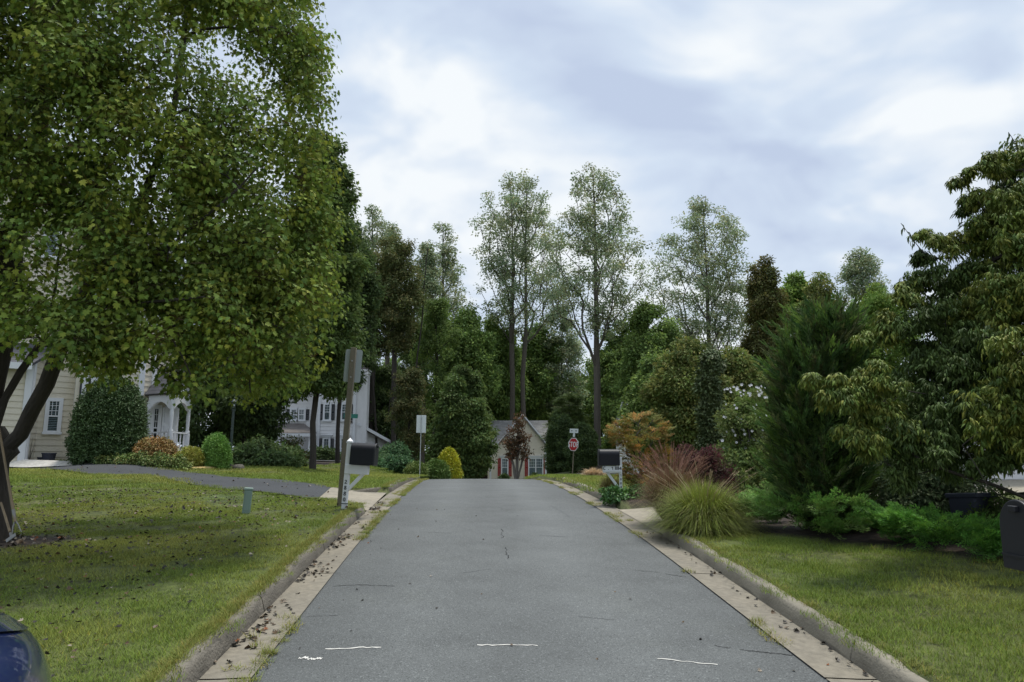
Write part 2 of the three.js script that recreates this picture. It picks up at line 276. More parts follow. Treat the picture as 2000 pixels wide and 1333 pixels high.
// sheet over a grid of (t, D) beside the road line
function sheet(ts, Ds, yf, xf = (t, D) => xc(D) + t, colour) {
  const b = new MB(); for (const D of Ds) for (const t of ts) { const x = xf(t, D); b.v(x, yf(x, D, t), -D, 0, 1, 0, x, D, colour && colour(x, D, t)); }
  const m = ts.length; for (let j = 0; j < Ds.length - 1; j++) for (let i = 0; i < m - 1; i++) { const a = j * m + i; b.i.push(a, a + 1, a + m, a + 1, a + m + 1, a + m); }
  const g = b.geo(); g.computeVertexNormals(); return g;
}
const range = (a, b, s) => { const r = []; for (let v = a; v < b - 1e-6; v += s) r.push(v); r.push(b); return r; };
const roadSurf = (x, D) => roadY(D) + 0.02 * (1 - ((x - xc(D)) / 2) ** 2);
const road = struct('road', sheet(range(-2, 2, 0.25), [...range(-30, 2, 0.8), ...range(2.15, 16, 0.15), ...range(16.4, 50, 0.4)], (x, D, t) => roadSurf(x, D), (t, D) => xc(D) + t + (Math.abs(t) > 1.9 ? 0.06 * (fbm2(D * 1.6, t > 0 ? 3 : 9, 3, 5) - 0.5) : 0), (x, D, t) => { const st = sstep(0.62, 0.8, fbm2(x * 2.2 + 30, D * 1.1, 4, 44)), k = 0.9 + 0.17 * Math.exp(-(((Math.abs(t + 0.05) - 0.85) / 0.38) ** 2)) + 0.3 * (fbm2(x * 1.1, D * 0.3, 4, 4) - 0.5) - 0.08 * sstep(1.5, 2, Math.abs(t)) - 0.16 * st * Math.exp(-((t / 0.7) ** 2)); return [k, k, k * (1 - 0.02 * st)]; }), M.asphalt, 'grey asphalt road rising to a crest');
struct('cross_street', sheet(range(-60, 60, 2), [40, 42, 44, 47], (x, D) => gh(x, D) + 0.05, (t) => t, () => [0.95, 0.95, 0.95]), M.asphalt, 'asphalt cross street beyond the crest');
function ribbon(pts, wid, seed, lift = 0.004, along = false) {   // thin flat strip on the road through [x, D] points
  const r = rng(seed), b = new MB(); const q = []; for (let k = 0; k < pts.length - 1; k++) for (let s = 0; s < 12; s++) q.push([lerp(pts[k][0], pts[k + 1][0], s / 12), lerp(pts[k][1], pts[k + 1][1], s / 12)]); q.push(pts[pts.length - 1]);
  q.forEach(([x, D], k) => { if (along) { const j = (r() - 0.5) * 0.05, w = 0.0012 + 0.0028 * r(); b.v(x + j + w, roadSurf(x, D) + lift, -D, 0, 1, 0); b.v(x + j - w, roadSurf(x, D) + lift, -D, 0, 1, 0); if (k) { const a = k * 2 - 2; b.i.push(a, a + 2, a + 1, a + 1, a + 2, a + 3); } return; }
    const jx = (r() - 0.5) * wid * 1.5, w = wid * (0.5 + r() * 0.8) / 2, D2 = D + jx; b.v(x, roadSurf(x, D2 - w) + lift, -(D2 - w), 0, 1, 0); b.v(x, roadSurf(x, D2 + w) + lift, -(D2 + w), 0, 1, 0); if (k) { const a = k * 2 - 2; b.i.push(a, a + 2, a + 1, a + 1, a + 2, a + 3); } });
  return b.geo();
}
function onRoad(px, py) { let a = 1, b = 40; for (let k = 0; k < 50; k++) { const D = (a + b) / 2, p = P(px, py, D); if (p.y > roadSurf(p.x, D)) a = D; else b = D; } return [P(px, py, a).x, a]; }
// three painted ticks and a splash of paint
for (const [a, z, w] of [[[635, 1269], [745, 1265], 0.018], [[932, 1261], [1050, 1262], 0.017], [[1284, 1288], [1402, 1300], 0.014]]) part('marking', ribbon([onRoad(...a), onRoad(...z)], w, a[0]), M.paint, road).userData.kind = 'structure';
part('paint_splash', ribbon([onRoad(584, 1286), onRoad(608, 1288), onRoad(629, 1287)], 0.03, 5), M.paint, road);
for (const [pts, w, s] of [[[[650, 1146], [700, 1143], [770, 1146]], 0.012, 3], [[[1300, 1122], [1340, 1128]], 0.012, 4], [[[1240, 1115], [1290, 1119]], 0.01, 6], [[[1445, 1270], [1500, 1276], [1550, 1281]], 0.012, 7], [[[1395, 1262], [1425, 1267]], 0.008, 8], [[[700, 1010], [745, 1008]], 0.02, 9]]) part('crack', ribbon(pts.map((p) => onRoad(...p)), w, s, 0.003), M.crack, road);
for (const [pts, sd] of [[[[-0.16, 11.2], [-0.13, 10.4]], 10], [[[-0.1, 9.7], [-0.04, 9.0]], 11], [[[1.0, 12.5], [0.75, 14.5]], 12]]) part('crack', ribbon(pts, 0.1, sd, 0.003, true), M.seam, road);
for (const [pts, w, s] of [[[[1050, 1046], [1110, 1050]], 0.014, 21], [[[905, 1120], [960, 1112]], 0.01, 22], [[[820, 1040], [880, 1042]], 0.014, 23], [[[1130, 1205], [1200, 1212]], 0.008, 24], [[[600, 1205], [660, 1203]], 0.008, 25]]) part('crack', ribbon(pts.map((p) => onRoad(...p)), w, s, 0.003), M.seam, road);

// gutters: concrete slabs beside the asphalt, each a piece of its own
function gutter(sideSign, D0, D1, label) {
  const g = new THREE.Group(); g.name = numbered('gutter'); g.userData.kind = 'structure'; g.userData.label = label; scene.add(g);
  for (let D = D0; D < D1; D += 3.05) part('concrete_slab', sheet(sideSign < 0 ? [-2.36, -2.2, -1.98] : [1.98, 2.2, 2.36], range(D, Math.min(D + 3.028, D1), 0.6), (x, d, t) => roadY(d) + 0.002 + 0.012 * sstep(2.3, 2.0, Math.abs(t))), M.gutter, g);
}
gutter(-1, -10, 27, 'sandy concrete gutter along the left kerb'); gutter(1, -10, 27, 'sandy concrete gutter along the right kerb');
// kerbs: cast sections with open joints; points are [x, D, height]
function kerb(pts, side, label, seed, mat = M.kerb) {
  const g = new THREE.Group(); g.name = numbered('kerb'); g.userData.kind = 'structure'; g.userData.label = label; scene.add(g);
  const r = rng(seed), path = []; for (let k = 0; k < pts.length - 1; k++) { const [a, b] = [pts[k], pts[k + 1]], L = Math.hypot(a[0] - b[0], a[1] - b[1]), n = Math.max(1, Math.round(L / 0.3)); for (let s = 0; s < n; s++) path.push(a.map((v, i) => lerp(v, b[i], s / n))); } path.push(pts[pts.length - 1]);
  const prof = [[0, -0.06], [0, 0.02], [0.02, 0.1], [0.03, 0.13], [0.05, 0.148], [0.09, 0.153], [0.135, 0.148], [0.15, 0.12], [0.152, -0.06]];
  let start = 0; const per = 8;
  while (start < path.length - 1) {
    const end = Math.min(path.length - 1, start + per + Math.floor(r() * 3)), b = new MB(), chip = r() * 0.02;
    for (let k = start; k <= end; k++) {
      const a = path[Math.max(0, k - 1)], c = path[Math.min(path.length - 1, k + 1)], L = Math.hypot(c[0] - a[0], c[1] - a[1]) || 1; const ox = (c[1] - a[1]) / L * side, oD = -(c[0] - a[0]) / L * side;
      let [x, D, h] = path[k]; const g2 = 0.009; if (k === start) { x += (c[0] - a[0]) / L * g2; D += (c[1] - a[1]) / L * g2; } if (k === end) { x -= (c[0] - a[0]) / L * g2; D -= (c[1] - a[1]) / L * g2; }
      const base = roadY(D), wob = (noise2(D * 3, seed, 2) - 0.5) * 0.014 - chip * 0.4;
      prof.forEach(([o, y], i) => { const yy = y > 0.03 ? Math.max(0.02, y * h + wob) : y; b.v(x + ox * o, base + yy, -(D + oD * o), 0, 1, 0, o + y, D); });
    }
    const m = prof.length, n = end - start + 1;
    for (let k = 0; k < n - 1; k++) for (let i = 0; i < m - 1; i++) { const a = k * m + i; side < 0 ? b.i.push(a, a + 1, a + m, a + 1, a + m + 1, a + m) : b.i.push(a, a + m, a + 1, a + 1, a + m, a + m + 1); }
    for (const k of [0, n - 1]) for (let i = 1; i < m - 1; i++) b.i.push(k * m, k * m + i, k * m + i + 1);
    const q = b.geo(); q.computeVertexNormals(); part('kerb_section', q, mat, g); start = end;
  }
}
const kl = (D, h) => [xc(D) - 2.34, D, h], kr = (D, h) => [xc(D) + 2.34, D, h];
kerb([kl(-8, 1), kl(5, 1), kl(12.6, 1), kl(13.2, 0.7), [-2.75, 13.55, 0.35], [-3.0, 13.8, 0.15]], -1, 'worn grey kerb beside the leaf-strewn left lawn', 11, M.kerbOld);
kerb([[-4.3, 16.95, 0.1], [-3.7, 17.0, 0.5], [-3.25, 17.3, 0.9], kl(17.9, 1), kl(20, 1.1), kl(24, 1), [-3.5, 26, 0.9], [-5, 27.6, 0.8], [-9, 29, 0.6]], -1, 'curving kerb beyond the dark driveway', 12, M.kerbOld);
kerb([kr(-8, 1), kr(5, 1), kr(10.3, 1), kr(10.9, 0.95), [2.35, 11.25, 0.9], [2.75, 11.45, 0.6], [3.3, 11.55, 0.2]], 1, 'pale rounded kerb beside the right lawn', 13);
kerb([kr(14.3, 0.9), kr(17, 1), kr(22, 1), [1.72, 25, 1], [2.4, 27.5, 0.9], [5, 29.5, 0.7]], 1, 'kerb beyond the shrub running up to the crest', 14);
// driveways
function drive(name, d, mats, label) {
  const g = new THREE.Group(); g.name = numbered(name); g.userData.kind = 'structure'; g.userData.label = label; scene.add(g);
  const at = (pl, u) => { const L = pl.map((p, i) => (i ? Math.hypot(p[0] - pl[i - 1][0], p[1] - pl[i - 1][1]) : 0)); let tot = L.reduce((a, c) => a + c, 0), s = u * tot; for (let i = 1; i < pl.length; i++) { if (s <= L[i] || i === pl.length - 1) { const k = Math.min(1, s / L[i]); return [lerp(pl[i - 1][0], pl[i][0], k), lerp(pl[i - 1][1], pl[i][1], k)]; } s -= L[i]; } };
  for (const [nm, u0, u1, mat] of mats) {
    const b = new MB(), us = range(u0, u1, 0.012), vs = range(0, 1, 0.1); for (const u of us) { const p = at(d.near, u), q = at(d.far, u); for (const v of vs) { const x = lerp(p[0], q[0], v), D = lerp(p[1], q[1], v); b.v(x, driveY(x, D), -D, 0, 1, 0, x, D); } }
    const m = vs.length; for (let j = 0; j < us.length - 1; j++) for (let i = 0; i < m - 1; i++) { const a = j * m + i; b.i.push(a, a + 1, a + m, a + 1, a + m + 1, a + m); }
    const q = b.geo(); q.computeVertexNormals(); part(nm, q, mat, g);
  }
}
drive('driveway', DL, [['concrete_apron', 0, 0.075, M.apron], ['asphalt_surface', 0.0755, 1, M.drive]], 'dark asphalt driveway with a concrete apron on the left');
drive('driveway', DR, [['concrete_apron', 0, 0.2, M.apron], ['concrete_surface', 0.203, 1, M.apron]], 'pale concrete driveway between the shrubs on the right');
{ const pl = [[-11.4, 22.2], [-13, 22.9], [-15, 23.3], [-20, 23.9], [-21, 22.6], [-16, 21.9], [-14.6, 21.85]]; const sh = new THREE.ShapeGeometry(new THREE.Shape(pl.map((p) => new THREE.Vector2(...p))), 1); const a = sh.attributes.position; for (let i = 0; i < a.count; i++) { const x = a.getX(i), D = a.getY(i); a.setXYZ(i, x, driveY(x, D) + 0.03, -D); } const uv = sh.attributes.uv; for (let i = 0; i < a.count; i++) uv.setXY(i, a.getX(i), a.getZ(i)); sh.computeVertexNormals(); struct('concrete_pad', sh, M.pad, 'white concrete pad beside the beige house'); }

// ---------------------------------------------------------------- leaves, sprigs, trees
const V3 = (x, y, z) => new THREE.Vector3(x, y, z);
const MAPLE = [[0, 0], [0.26, 0.02], [0.5, 0.28], [0.3, 0.36], [0.44, 0.7], [0.18, 0.6], [0, 1], [-0.18, 0.6], [-0.44, 0.7], [-0.3, 0.36], [-0.5, 0.28], [-0.26, 0.02]];
function addLeaf(b, base, dir, nrm, len, wid, kind, col) {
  const s = V3().crossVectors(dir, nrm).normalize(), n = V3().crossVectors(s, dir).normalize();
  const at = (x, y, z) => base.clone().addScaledVector(dir, y * len).addScaledVector(s, x * wid).addScaledVector(n, z * len);
  if (kind === 'maple') { const c = at(0, 0.36, -0.05); for (let k = 0; k < MAPLE.length; k++) { const p = MAPLE[k], q = MAPLE[(k + 1) % MAPLE.length]; b.tri(c, at(p[0], p[1], 0.12 * Math.abs(p[0]) - 0.1 * p[1] * p[1]), at(q[0], q[1], 0.12 * Math.abs(q[0]) - 0.1 * q[1] * q[1]), col); } }
  else if (kind === 'drop') { const P0 = at(0, 0, 0), L1 = at(-0.42, 0.4, 0.0), R1 = at(0.42, 0.4, 0.0), C1 = at(0, 0.42, -0.06), L2 = at(-0.26, 0.75, -0.16), R2 = at(0.26, 0.75, -0.16), T = at(0, 1, -0.38); b.tri(P0, C1, L1, col); b.tri(P0, R1, C1, col); b.tri(L1, C1, L2, col); b.tri(C1, R1, R2, col); b.tri(L2, C1, T, col); b.tri(C1, R2, T, col); }
  else if (kind === 'oval') { const P0 = at(0, 0, 0), L = at(-0.5, 0.45, 0.08), R = at(0.5, 0.45, 0.08), T = at(0, 1, -0.1); b.tri(P0, R, T, col); b.tri(P0, T, L, col); }
  else b.tri(at(-0.5, 0, 0), at(0.5, 0, 0), at(0, 1, 0), col);
}
// a sprig of leaves round a short twig; kinds of growth: 'ball', 'whorl' (leaves hang from one point), 'spray' (upright plume), 'flat' (spreading spray)
function sprig(seed, o) {
  const r = rng(seed), b = new MB(), { n, R, len, wid = len * 0.6, kind = 'oval', grow = 'ball', droop = 0.5, odd } = o;
  for (let k = 0; k < n; k++) {
    const a = r() * 2 * Math.PI, z = r() * 2 - 1, q = Math.sqrt(1 - z * z), out = V3(Math.cos(a) * q, z, Math.sin(a) * q); let base, dir, nr;
    if (grow === 'ball') { base = out.clone().multiplyScalar(R * Math.cbrt(0.08 + 0.92 * r())); base.y *= 0.75; dir = out.clone().multiplyScalar(0.6).add(V3((r() - 0.5), (r() - 0.5) - droop, (r() - 0.5))).normalize(); nr = V3((r() - 0.5) * 1.3, 0.7, (r() - 0.5) * 1.3).addScaledVector(out, 0.5); }
    else if (grow === 'whorl') { const h = Math.cos(a), v = Math.sin(a), e = 0.2 + 0.8 * r(); base = V3(h * R * 0.5 * e, (r() - 0.5) * R * 0.5, v * R * 0.5 * e); dir = V3(h, -droop * (0.4 + r()), v).normalize(); nr = V3(h * 0.5, 1, v * 0.5); }
    else if (grow === 'spray') { const y = r(), w = o.spread * (1 - 0.75 * y) * Math.sqrt(r()); base = V3(Math.cos(a) * w, y * R, Math.sin(a) * w); dir = V3(Math.cos(a) * 0.35, 1, Math.sin(a) * 0.35).add(V3((r() - 0.5) * 0.4, 0, (r() - 0.5) * 0.4)).normalize(); nr = V3(r() - 0.5, 0.2, r() - 0.5); }
    else { const y = r(); base = V3(y * R, (r() - 0.5) * R * 0.15 - droop * 0.3 * R * y * y, (r() - 0.5) * R * 0.9 * (1 - 0.7 * y)); dir = V3(0.9, (r() - 0.5) * 0.7 + 0.15, (r() - 0.5) * 1.6).normalize(); nr = V3((r() - 0.5) * 0.8, 1, (r() - 0.5) * 0.8); }
    if (nr.clone().cross(dir).lengthSq() < 1e-4) nr.x += 0.5;
    const l = 0.78 + 0.44 * r(), w = 0.9 + 0.2 * r(); let col = [l * w, l, l * (1.1 - 0.2 * r())]; if (odd && r() < odd[0]) col = odd[1].map((c) => c * (0.7 + 0.6 * r()));
    const s = 0.7 + 0.5 * r(); addLeaf(b, base, dir, nr, len * s, wid * s, kind, col);
  }
  for (let k = 0; k < (o.twigs ?? 0); k++) { const a = r() * 6.283, e = V3(Math.cos(a) * R * 0.8, (r() - 0.3) * R, Math.sin(a) * R * 0.8), w = R * 0.014; b.tri(V3(w, 0, 0), V3(-w, 0, 0), e, [0.5, 0.28, 0.7]); b.tri(V3(0, w, w), V3(0, -w, -w), e, [0.5, 0.28, 0.7]); }
  return b.geo();
}
const S = {
  maple: [1, 2, 3, 4].map((k) => sprig(k, { n: 26, R: 0.27, twigs: 5, len: 0.064, wid: 0.06, kind: 'maple', droop: 0.9, odd: [0.009, [3.0, 0.75, 0.5]] })),
  oval: [11, 12, 13].map((k) => sprig(k, { n: 22, R: 0.62, len: 0.26, wid: 0.15, droop: 0.45 })),
  ovalBig: [14, 15].map((k) => sprig(k, { n: 20, R: 0.55, len: 0.3, wid: 0.15, droop: 0.35 })),
  airy: [21, 22, 23].map((k) => sprig(k, { n: 17, R: 0.5, len: 0.2, wid: 0.13, droop: 0.4 })),
  mid: [31, 32].map((k) => sprig(k, { n: 22, R: 0.32, len: 0.13, wid: 0.075, droop: 0.4 })),
  small: [41, 42].map((k) => sprig(k, { n: 26, R: 0.13, len: 0.06, wid: 0.034, droop: 0.1 })),
  tiny: [43, 44].map((k) => sprig(k, { n: 30, R: 0.12, len: 0.042, wid: 0.024, droop: 0.0 })),
  whorl: [51, 52, 53, 54].map((k) => sprig(k, { n: 13, R: 0.1 + 0.03 * (k % 2), len: 0.07 + 0.012 * (k % 3), wid: 0.028, kind: 'drop', grow: 'whorl', droop: 1.0 })),
  spray: [61, 62, 63, 64].map((k) => sprig(k, { n: 64, R: 0.34 + 0.12 * (k % 3), len: 0.085, wid: 0.019, kind: 'needle', grow: 'spray', spread: 0.045 })),
  flat: [71, 72, 73].map((k) => sprig(k, { n: 44, R: 0.3, len: 0.06, wid: 0.024, kind: 'needle', grow: 'flat', droop: 0.3 })),
  cedar: [81, 82].map((k) => sprig(k, { n: 46, R: 0.8, len: 0.2, wid: 0.05, kind: 'needle', grow: 'flat', droop: 0.6 })),
};
const tintOf = (pal, r, k) => { const a = pal[Math.floor(r() * pal.length)], b = pal[Math.floor(r() * pal.length)], t = r(); return a.map((v, i) => lerp(v, b[i], t) * k); };
const UP = V3(0, 1, 0);
// crown: sprigs set round target points; one InstancedMesh per sprig shape
function crown(parent, name, r, targets, o) {
  const lists = o.geos.map(() => []), qt = new THREE.Quaternion(), q2 = new THREE.Quaternion();
  for (const t of targets) {
    const k = 0.82 + 0.36 * r(), n = Math.max(1, Math.round(o.per * (t.w ?? 1)));
    for (let i = 0; i < n; i++) {
      const a = r() * 2 * Math.PI, z = r() * 2 - 1, q = Math.sqrt(1 - z * z), m = t.r * Math.pow(r(), o.shell ?? 0.45), off = V3(Math.cos(a) * q * m, z * m * (o.flat ?? 0.7), Math.sin(a) * q * m);
      const p = t.p.clone().add(off); if (o.clip && !o.clip(p)) continue;
      if (o.aim === 'up') { qt.setFromUnitVectors(UP, V3(off.x * 0.6 + (r() - 0.5) * 0.3, t.r * 1.3, off.z * 0.6 + (r() - 0.5) * 0.3).add(t.lean ?? V3()).normalize()); q2.setFromAxisAngle(UP, r() * 6.28); qt.multiply(q2); }
      else if (o.aim === 'out') { const c = o.centre ? p.clone().sub(o.centre) : off; qt.setFromAxisAngle(UP, Math.atan2(-c.z, c.x) + (r() - 0.5) * 1.6); q2.setFromEuler(new THREE.Euler((r() - 0.5) * 1.1, 0, (r() - 0.25) * (o.lift ?? 0.8))); qt.multiply(q2); }
      else { qt.setFromAxisAngle(UP, r() * 6.28); q2.setFromEuler(new THREE.Euler((r() - 0.5) * 0.9, 0, (r() - 0.5) * 0.9)); qt.multiply(q2); }
      const s = (o.scale ?? 1) * (0.75 + 0.5 * r());
      lists[Math.floor(r() * lists.length)].push([new THREE.Matrix4().compose(p, qt, V3(s, s, s)), tintOf(t.pal ?? o.pal, r, (o.k ?? 1.95) * k * (0.8 + 0.4 * r())).map((v, i) => v * [1.06, 1, 0.85][i])]);
    }
  }
  lists.forEach((l, i) => { if (!l.length) return; const im = new THREE.InstancedMesh(o.geos[i], o.mat ?? M.leaf, l.length); im.name = name; im.userData.kind = 'stuff'; const c = new THREE.Color(); l.forEach(([m, t], j) => { im.setMatrixAt(j, m); im.setColorAt(j, c.setRGB(...t)); }); parent.add(im); });
}
// wood: grows branches from given stems to every target and thickens them towards the root
function wood(r, stems, targets, rTip, rBase, o = {}) {
  const nodes = [], add = (p, parent) => { nodes.push({ p, parent, w: 0, kids: 0 }); return nodes.length - 1; };
  for (const st of stems) { let prev = -1; if (nodes.length && st.join !== false) { let best = 1e9; nodes.forEach((n, i) => { const d = n.p.distanceToSquared(st.pts[0]); if (d < best) { best = d; prev = i; } }); } st.pts.forEach((p, k) => { const from = k ? st.pts[k - 1] : prev >= 0 ? nodes[prev].p : p, m = Math.max(1, Math.round(from.distanceTo(p) / (o.step ?? 0.6))); for (let s = 1; s <= m; s++) prev = add(from.clone().lerp(p, s / m).add(V3(r() - 0.5, 0, r() - 0.5).multiplyScalar(k && s < m ? (o.wob ?? 0.05) : 0)), prev); }); nodes[prev].w += st.w ?? 1; }
  const root = nodes[0].p, order = targets.slice().sort((a, b) => Math.hypot(a.p.x - root.x, a.p.z - root.z) - Math.hypot(b.p.x - root.x, b.p.z - root.z)), rise = o.rise ?? 0.6;
  for (const t of order) {
    let best = 1e9, at = 0; nodes.forEach((n, i) => { const dx = t.p.x - n.p.x, dz = t.p.z - n.p.z, h = Math.hypot(dx, dz), dy = t.p.y - n.p.y; if (o.minY && n.p.y < o.minY) return; const c = Math.hypot(h, dy) + (dy < rise * h ? (rise * h - dy) * (o.fall ?? 1.2) : 0); if (c < best) { best = c; at = i; } });
    const a = nodes[at].p, d = a.distanceTo(t.p), m = Math.max(2, Math.round(d / (o.step ?? 0.6))), mid = a.clone().lerp(t.p, 0.5).add(V3((r() - 0.5) * 0.25 * d, (o.bow ?? -0.06) * d, (r() - 0.5) * 0.25 * d)); let prev = at;
    for (let s = 1; s <= m; s++) { const u = s / m; prev = add(a.clone().multiplyScalar((1 - u) * (1 - u)).addScaledVector(mid, 2 * u * (1 - u)).addScaledVector(t.p, u * u), prev); } nodes[prev].w += 1;
  }
  for (let i = nodes.length - 1; i >= 0; i--) { const q = nodes[i].parent; if (q >= 0) { nodes[q].w += nodes[i].w; nodes[q].kids++; } }
  const W = Math.max(...nodes.filter((n) => n.parent < 0).map((n) => n.w)) || 1, rad = (n) => Math.max(rTip, rBase * Math.pow(n.w / W, o.pow ?? 0.5)), b = new MB(), used = new Uint8Array(nodes.length);
  const ends = nodes.map((n, i) => i).filter((i) => !nodes[i].kids).sort((p, q) => { const dep = (i) => { let c = 0; while (i >= 0) { c += nodes[i].w; i = nodes[i].parent; } return c; }; return dep(q) - dep(p); });
  for (const e of ends) { const chain = []; let i = e; while (i >= 0 && !used[i]) { used[i] = 1; chain.push(i); i = nodes[i].parent; } chain.reverse(); const pts = chain.map((k) => nodes[k].p), rs = chain.map((k) => rad(nodes[k])); if (i >= 0) { pts.unshift(nodes[i].p); rs.unshift(rs[0]); } else if (o.flare) { rs[0] *= o.flare; if (rs[1]) rs[1] *= 1 + (o.flare - 1) * 0.35; } if (pts.length > 1) b.tube(pts, rs, rs[0] > 0.15 ? 12 : rs[0] > 0.04 ? 7 : 4); }
  return b.geo();
}
function inside(t, r, n, prof, y0, y1, o = {}) {   // target points inside a turned profile, prof(h 0..1) -> radius
  const out = []; let guard = 0; const max = Math.max(...[0.1, 0.25, 0.4, 0.55, 0.7, 0.85].map(prof));
  while (out.length < n && guard++ < n * 60) { const h = r(), a = r() * 2 * Math.PI, R = prof(h); if (r() > R / max + 0.02) continue; const lump = 0.6 + 0.75 * noise2(Math.cos(a) * 1.7 + 5, h * 5 + Math.sin(a) * 1.7, o.seed ?? 1), m = R * lump * Math.pow(r(), o.shell ?? 0.42); out.push({ p: V3(t.x + Math.cos(a) * m, lerp(y0, y1, h), t.z + Math.sin(a) * m), r: (o.cr ?? 0.2) * (0.6 + 0.4 * R / max) * max * (0.7 + 0.6 * r()) }); }
  return out;
}
const PAL = {
  maple: [[0.115, 0.165, 0.03], [0.135, 0.18, 0.032], [0.085, 0.135, 0.03], [0.16, 0.185, 0.032], [0.085, 0.14, 0.038]],
  poplar: [[0.17, 0.205, 0.13], [0.135, 0.185, 0.125], [0.2, 0.21, 0.13], [0.115, 0.165, 0.115]],
  broad: [[0.085, 0.135, 0.04], [0.115, 0.165, 0.045], [0.07, 0.115, 0.04]],
  dark: [[0.045, 0.072, 0.028], [0.058, 0.09, 0.03], [0.036, 0.062, 0.026]],
  deep: [[0.046, 0.078, 0.028], [0.06, 0.095, 0.03], [0.07, 0.098, 0.03]],
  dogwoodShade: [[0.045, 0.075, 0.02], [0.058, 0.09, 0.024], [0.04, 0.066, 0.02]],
  olive: [[0.085, 0.118, 0.035], [0.07, 0.105, 0.034], [0.12, 0.125, 0.042]],
  brown: [[0.06, 0.075, 0.03], [0.05, 0.07, 0.028], [0.08, 0.074, 0.032]],
  cedar: [[0.07, 0.078, 0.026], [0.056, 0.072, 0.026], [0.09, 0.08, 0.028]],
  darkOlive: [[0.07, 0.088, 0.032], [0.055, 0.078, 0.032], [0.09, 0.088, 0.036]],
  light: [[0.1, 0.16, 0.04], [0.085, 0.15, 0.04], [0.12, 0.17, 0.04]],
};
const KIND = {
  poplar: { geos: 'airy', pal: 'poplar', n: 165, per: 5.5, prof: (h) => Math.pow(Math.sin(Math.PI * Math.pow(clamp01(h * 0.97 + 0.03), 0.84)), 0.6), rise: 1.5, cr: 0.14, bark: 'bark', shell: 0.5, trunk: 0.96, rt: 0.0105, tip: 0.02 },
  airy: { geos: 'airy', pal: 'poplar', n: 130, per: 5, prof: (h) => Math.pow(Math.sin(Math.PI * Math.pow(clamp01(h * 0.97 + 0.03), 0.84)), 0.65), rise: 1.8, cr: 0.12, bark: 'bark', shell: 0.5, trunk: 0.9, rt: 0.009, tip: 0.02 },
  broad: { geos: 'oval', pal: 'broad', n: 90, per: 20, prof: (h) => Math.pow(Math.sin(Math.PI * Math.pow(h, 0.8)), 0.55), rise: 0.7, cr: 0.26, bark: 'bark', shell: 0.35, trunk: 0.75, rt: 0.014, tip: 0.02 },
  dark: { geos: 'oval', pal: 'dark', n: 95, per: 22, prof: (h) => Math.pow(Math.sin(Math.PI * Math.pow(clamp01(h * 0.9 + 0.08), 0.75)), 0.5), rise: 0.5, cr: 0.26, bark: 'barkDark', shell: 0.35, trunk: 0.85, rt: 0.008, tip: 0.016 },
  deep: { geos: 'mid', pal: 'deep', n: 110, per: 42, prof: (h) => Math.pow(Math.sin(Math.PI * Math.pow(clamp01(h * 0.86 + 0.12), 0.75)), 0.55), rise: 0.4, cr: 0.25, bark: 'barkDark', shell: 0.35, trunk: 0.9, rt: 0.014, tip: 0.02 },
  thin: { geos: 'airy', pal: 'brown', n: 80, per: 13, prof: (h) => 0.35 + 0.65 * Math.pow(Math.sin(Math.PI * Math.pow(h, 1.25)), 0.6), rise: 0.9, cr: 0.26, bark: 'barkDark', shell: 0.5, trunk: 0.95, rt: 0.011, tip: 0.022 },
  cedar: { geos: 'cedar', pal: 'cedar', n: 90, per: 22, prof: (h) => 0.15 + 0.85 * Math.pow(1 - h, 0.6) * Math.min(1, h * 8 + 0.5), rise: 0.2, cr: 0.28, bark: 'barkDark', shell: 0.4, trunk: 0.97, rt: 0.014, tip: 0.015 },
};
// a tree given by its place in the photograph: px of its trunk, distance, top pixel, half width in pixels, lowest leaves
function tree(name, label, category, kind, px, D, top, half, low, seed, o = {}) {
  const K = { ...KIND[kind], ...o }, r = rng(seed), base = P(px, 885, D); base.y = gh(base.x, D) - 0.1;
  const g = thing(name, label, category, base, 0, o.group), H = P(px, top, D).y - base.y, y0 = Math.max(0.2, P(px, low, D).y - base.y), R = half * D / FOC * 1.08, lean = (o.lean ?? (r() - 0.5) * 0.03) * H;
  const tg = inside(V3(lean * 0.5, 0, 0), r, Math.round(K.n * (o.nk ?? 1)), (h) => K.prof(h) * R, y0, H * 0.985, { cr: K.cr, shell: K.shell, seed });
  const stems = [], ns = o.stems ?? 1;
  for (let s = 0; s < ns; s++) { const dx = ns > 1 ? (s - (ns - 1) / 2) * (o.gap ?? 0.5) : 0, pts = []; for (let k = 0; k <= 6; k++) { const u = k / 6 * K.trunk; pts.push(V3(dx * (1 + u * 1.2) + lean * u + (k ? (r() - 0.5) * 0.012 * H : 0), u * H, (k ? (r() - 0.5) * 0.012 * H : 0))); } stems.push({ pts, join: false, w: 3 }); }
  part('trunk', wood(r, stems, tg, K.tip * D / 55, K.rt * H * (o.fat ?? 1), { rise: K.rise, step: H / 16, wob: 0.04, flare: 1.3 }), M[o.bark ?? K.bark], g);
  crown(g, 'crown', r, tg, { geos: S[o.geos ?? K.geos], pal: PAL[o.pal ?? K.pal], per: K.per * (o.pk ?? 1), scale: o.scale ?? (K.geos === 'mid' ? 1 : Math.max(0.45, D / 62)), shell: 0.5, flat: 0.8, aim: K.geos === 'cedar' ? 'out' : undefined, centre: K.geos === 'cedar' ? V3(0, 0, 0) : undefined, lift: 0.6 });
  return g;
}
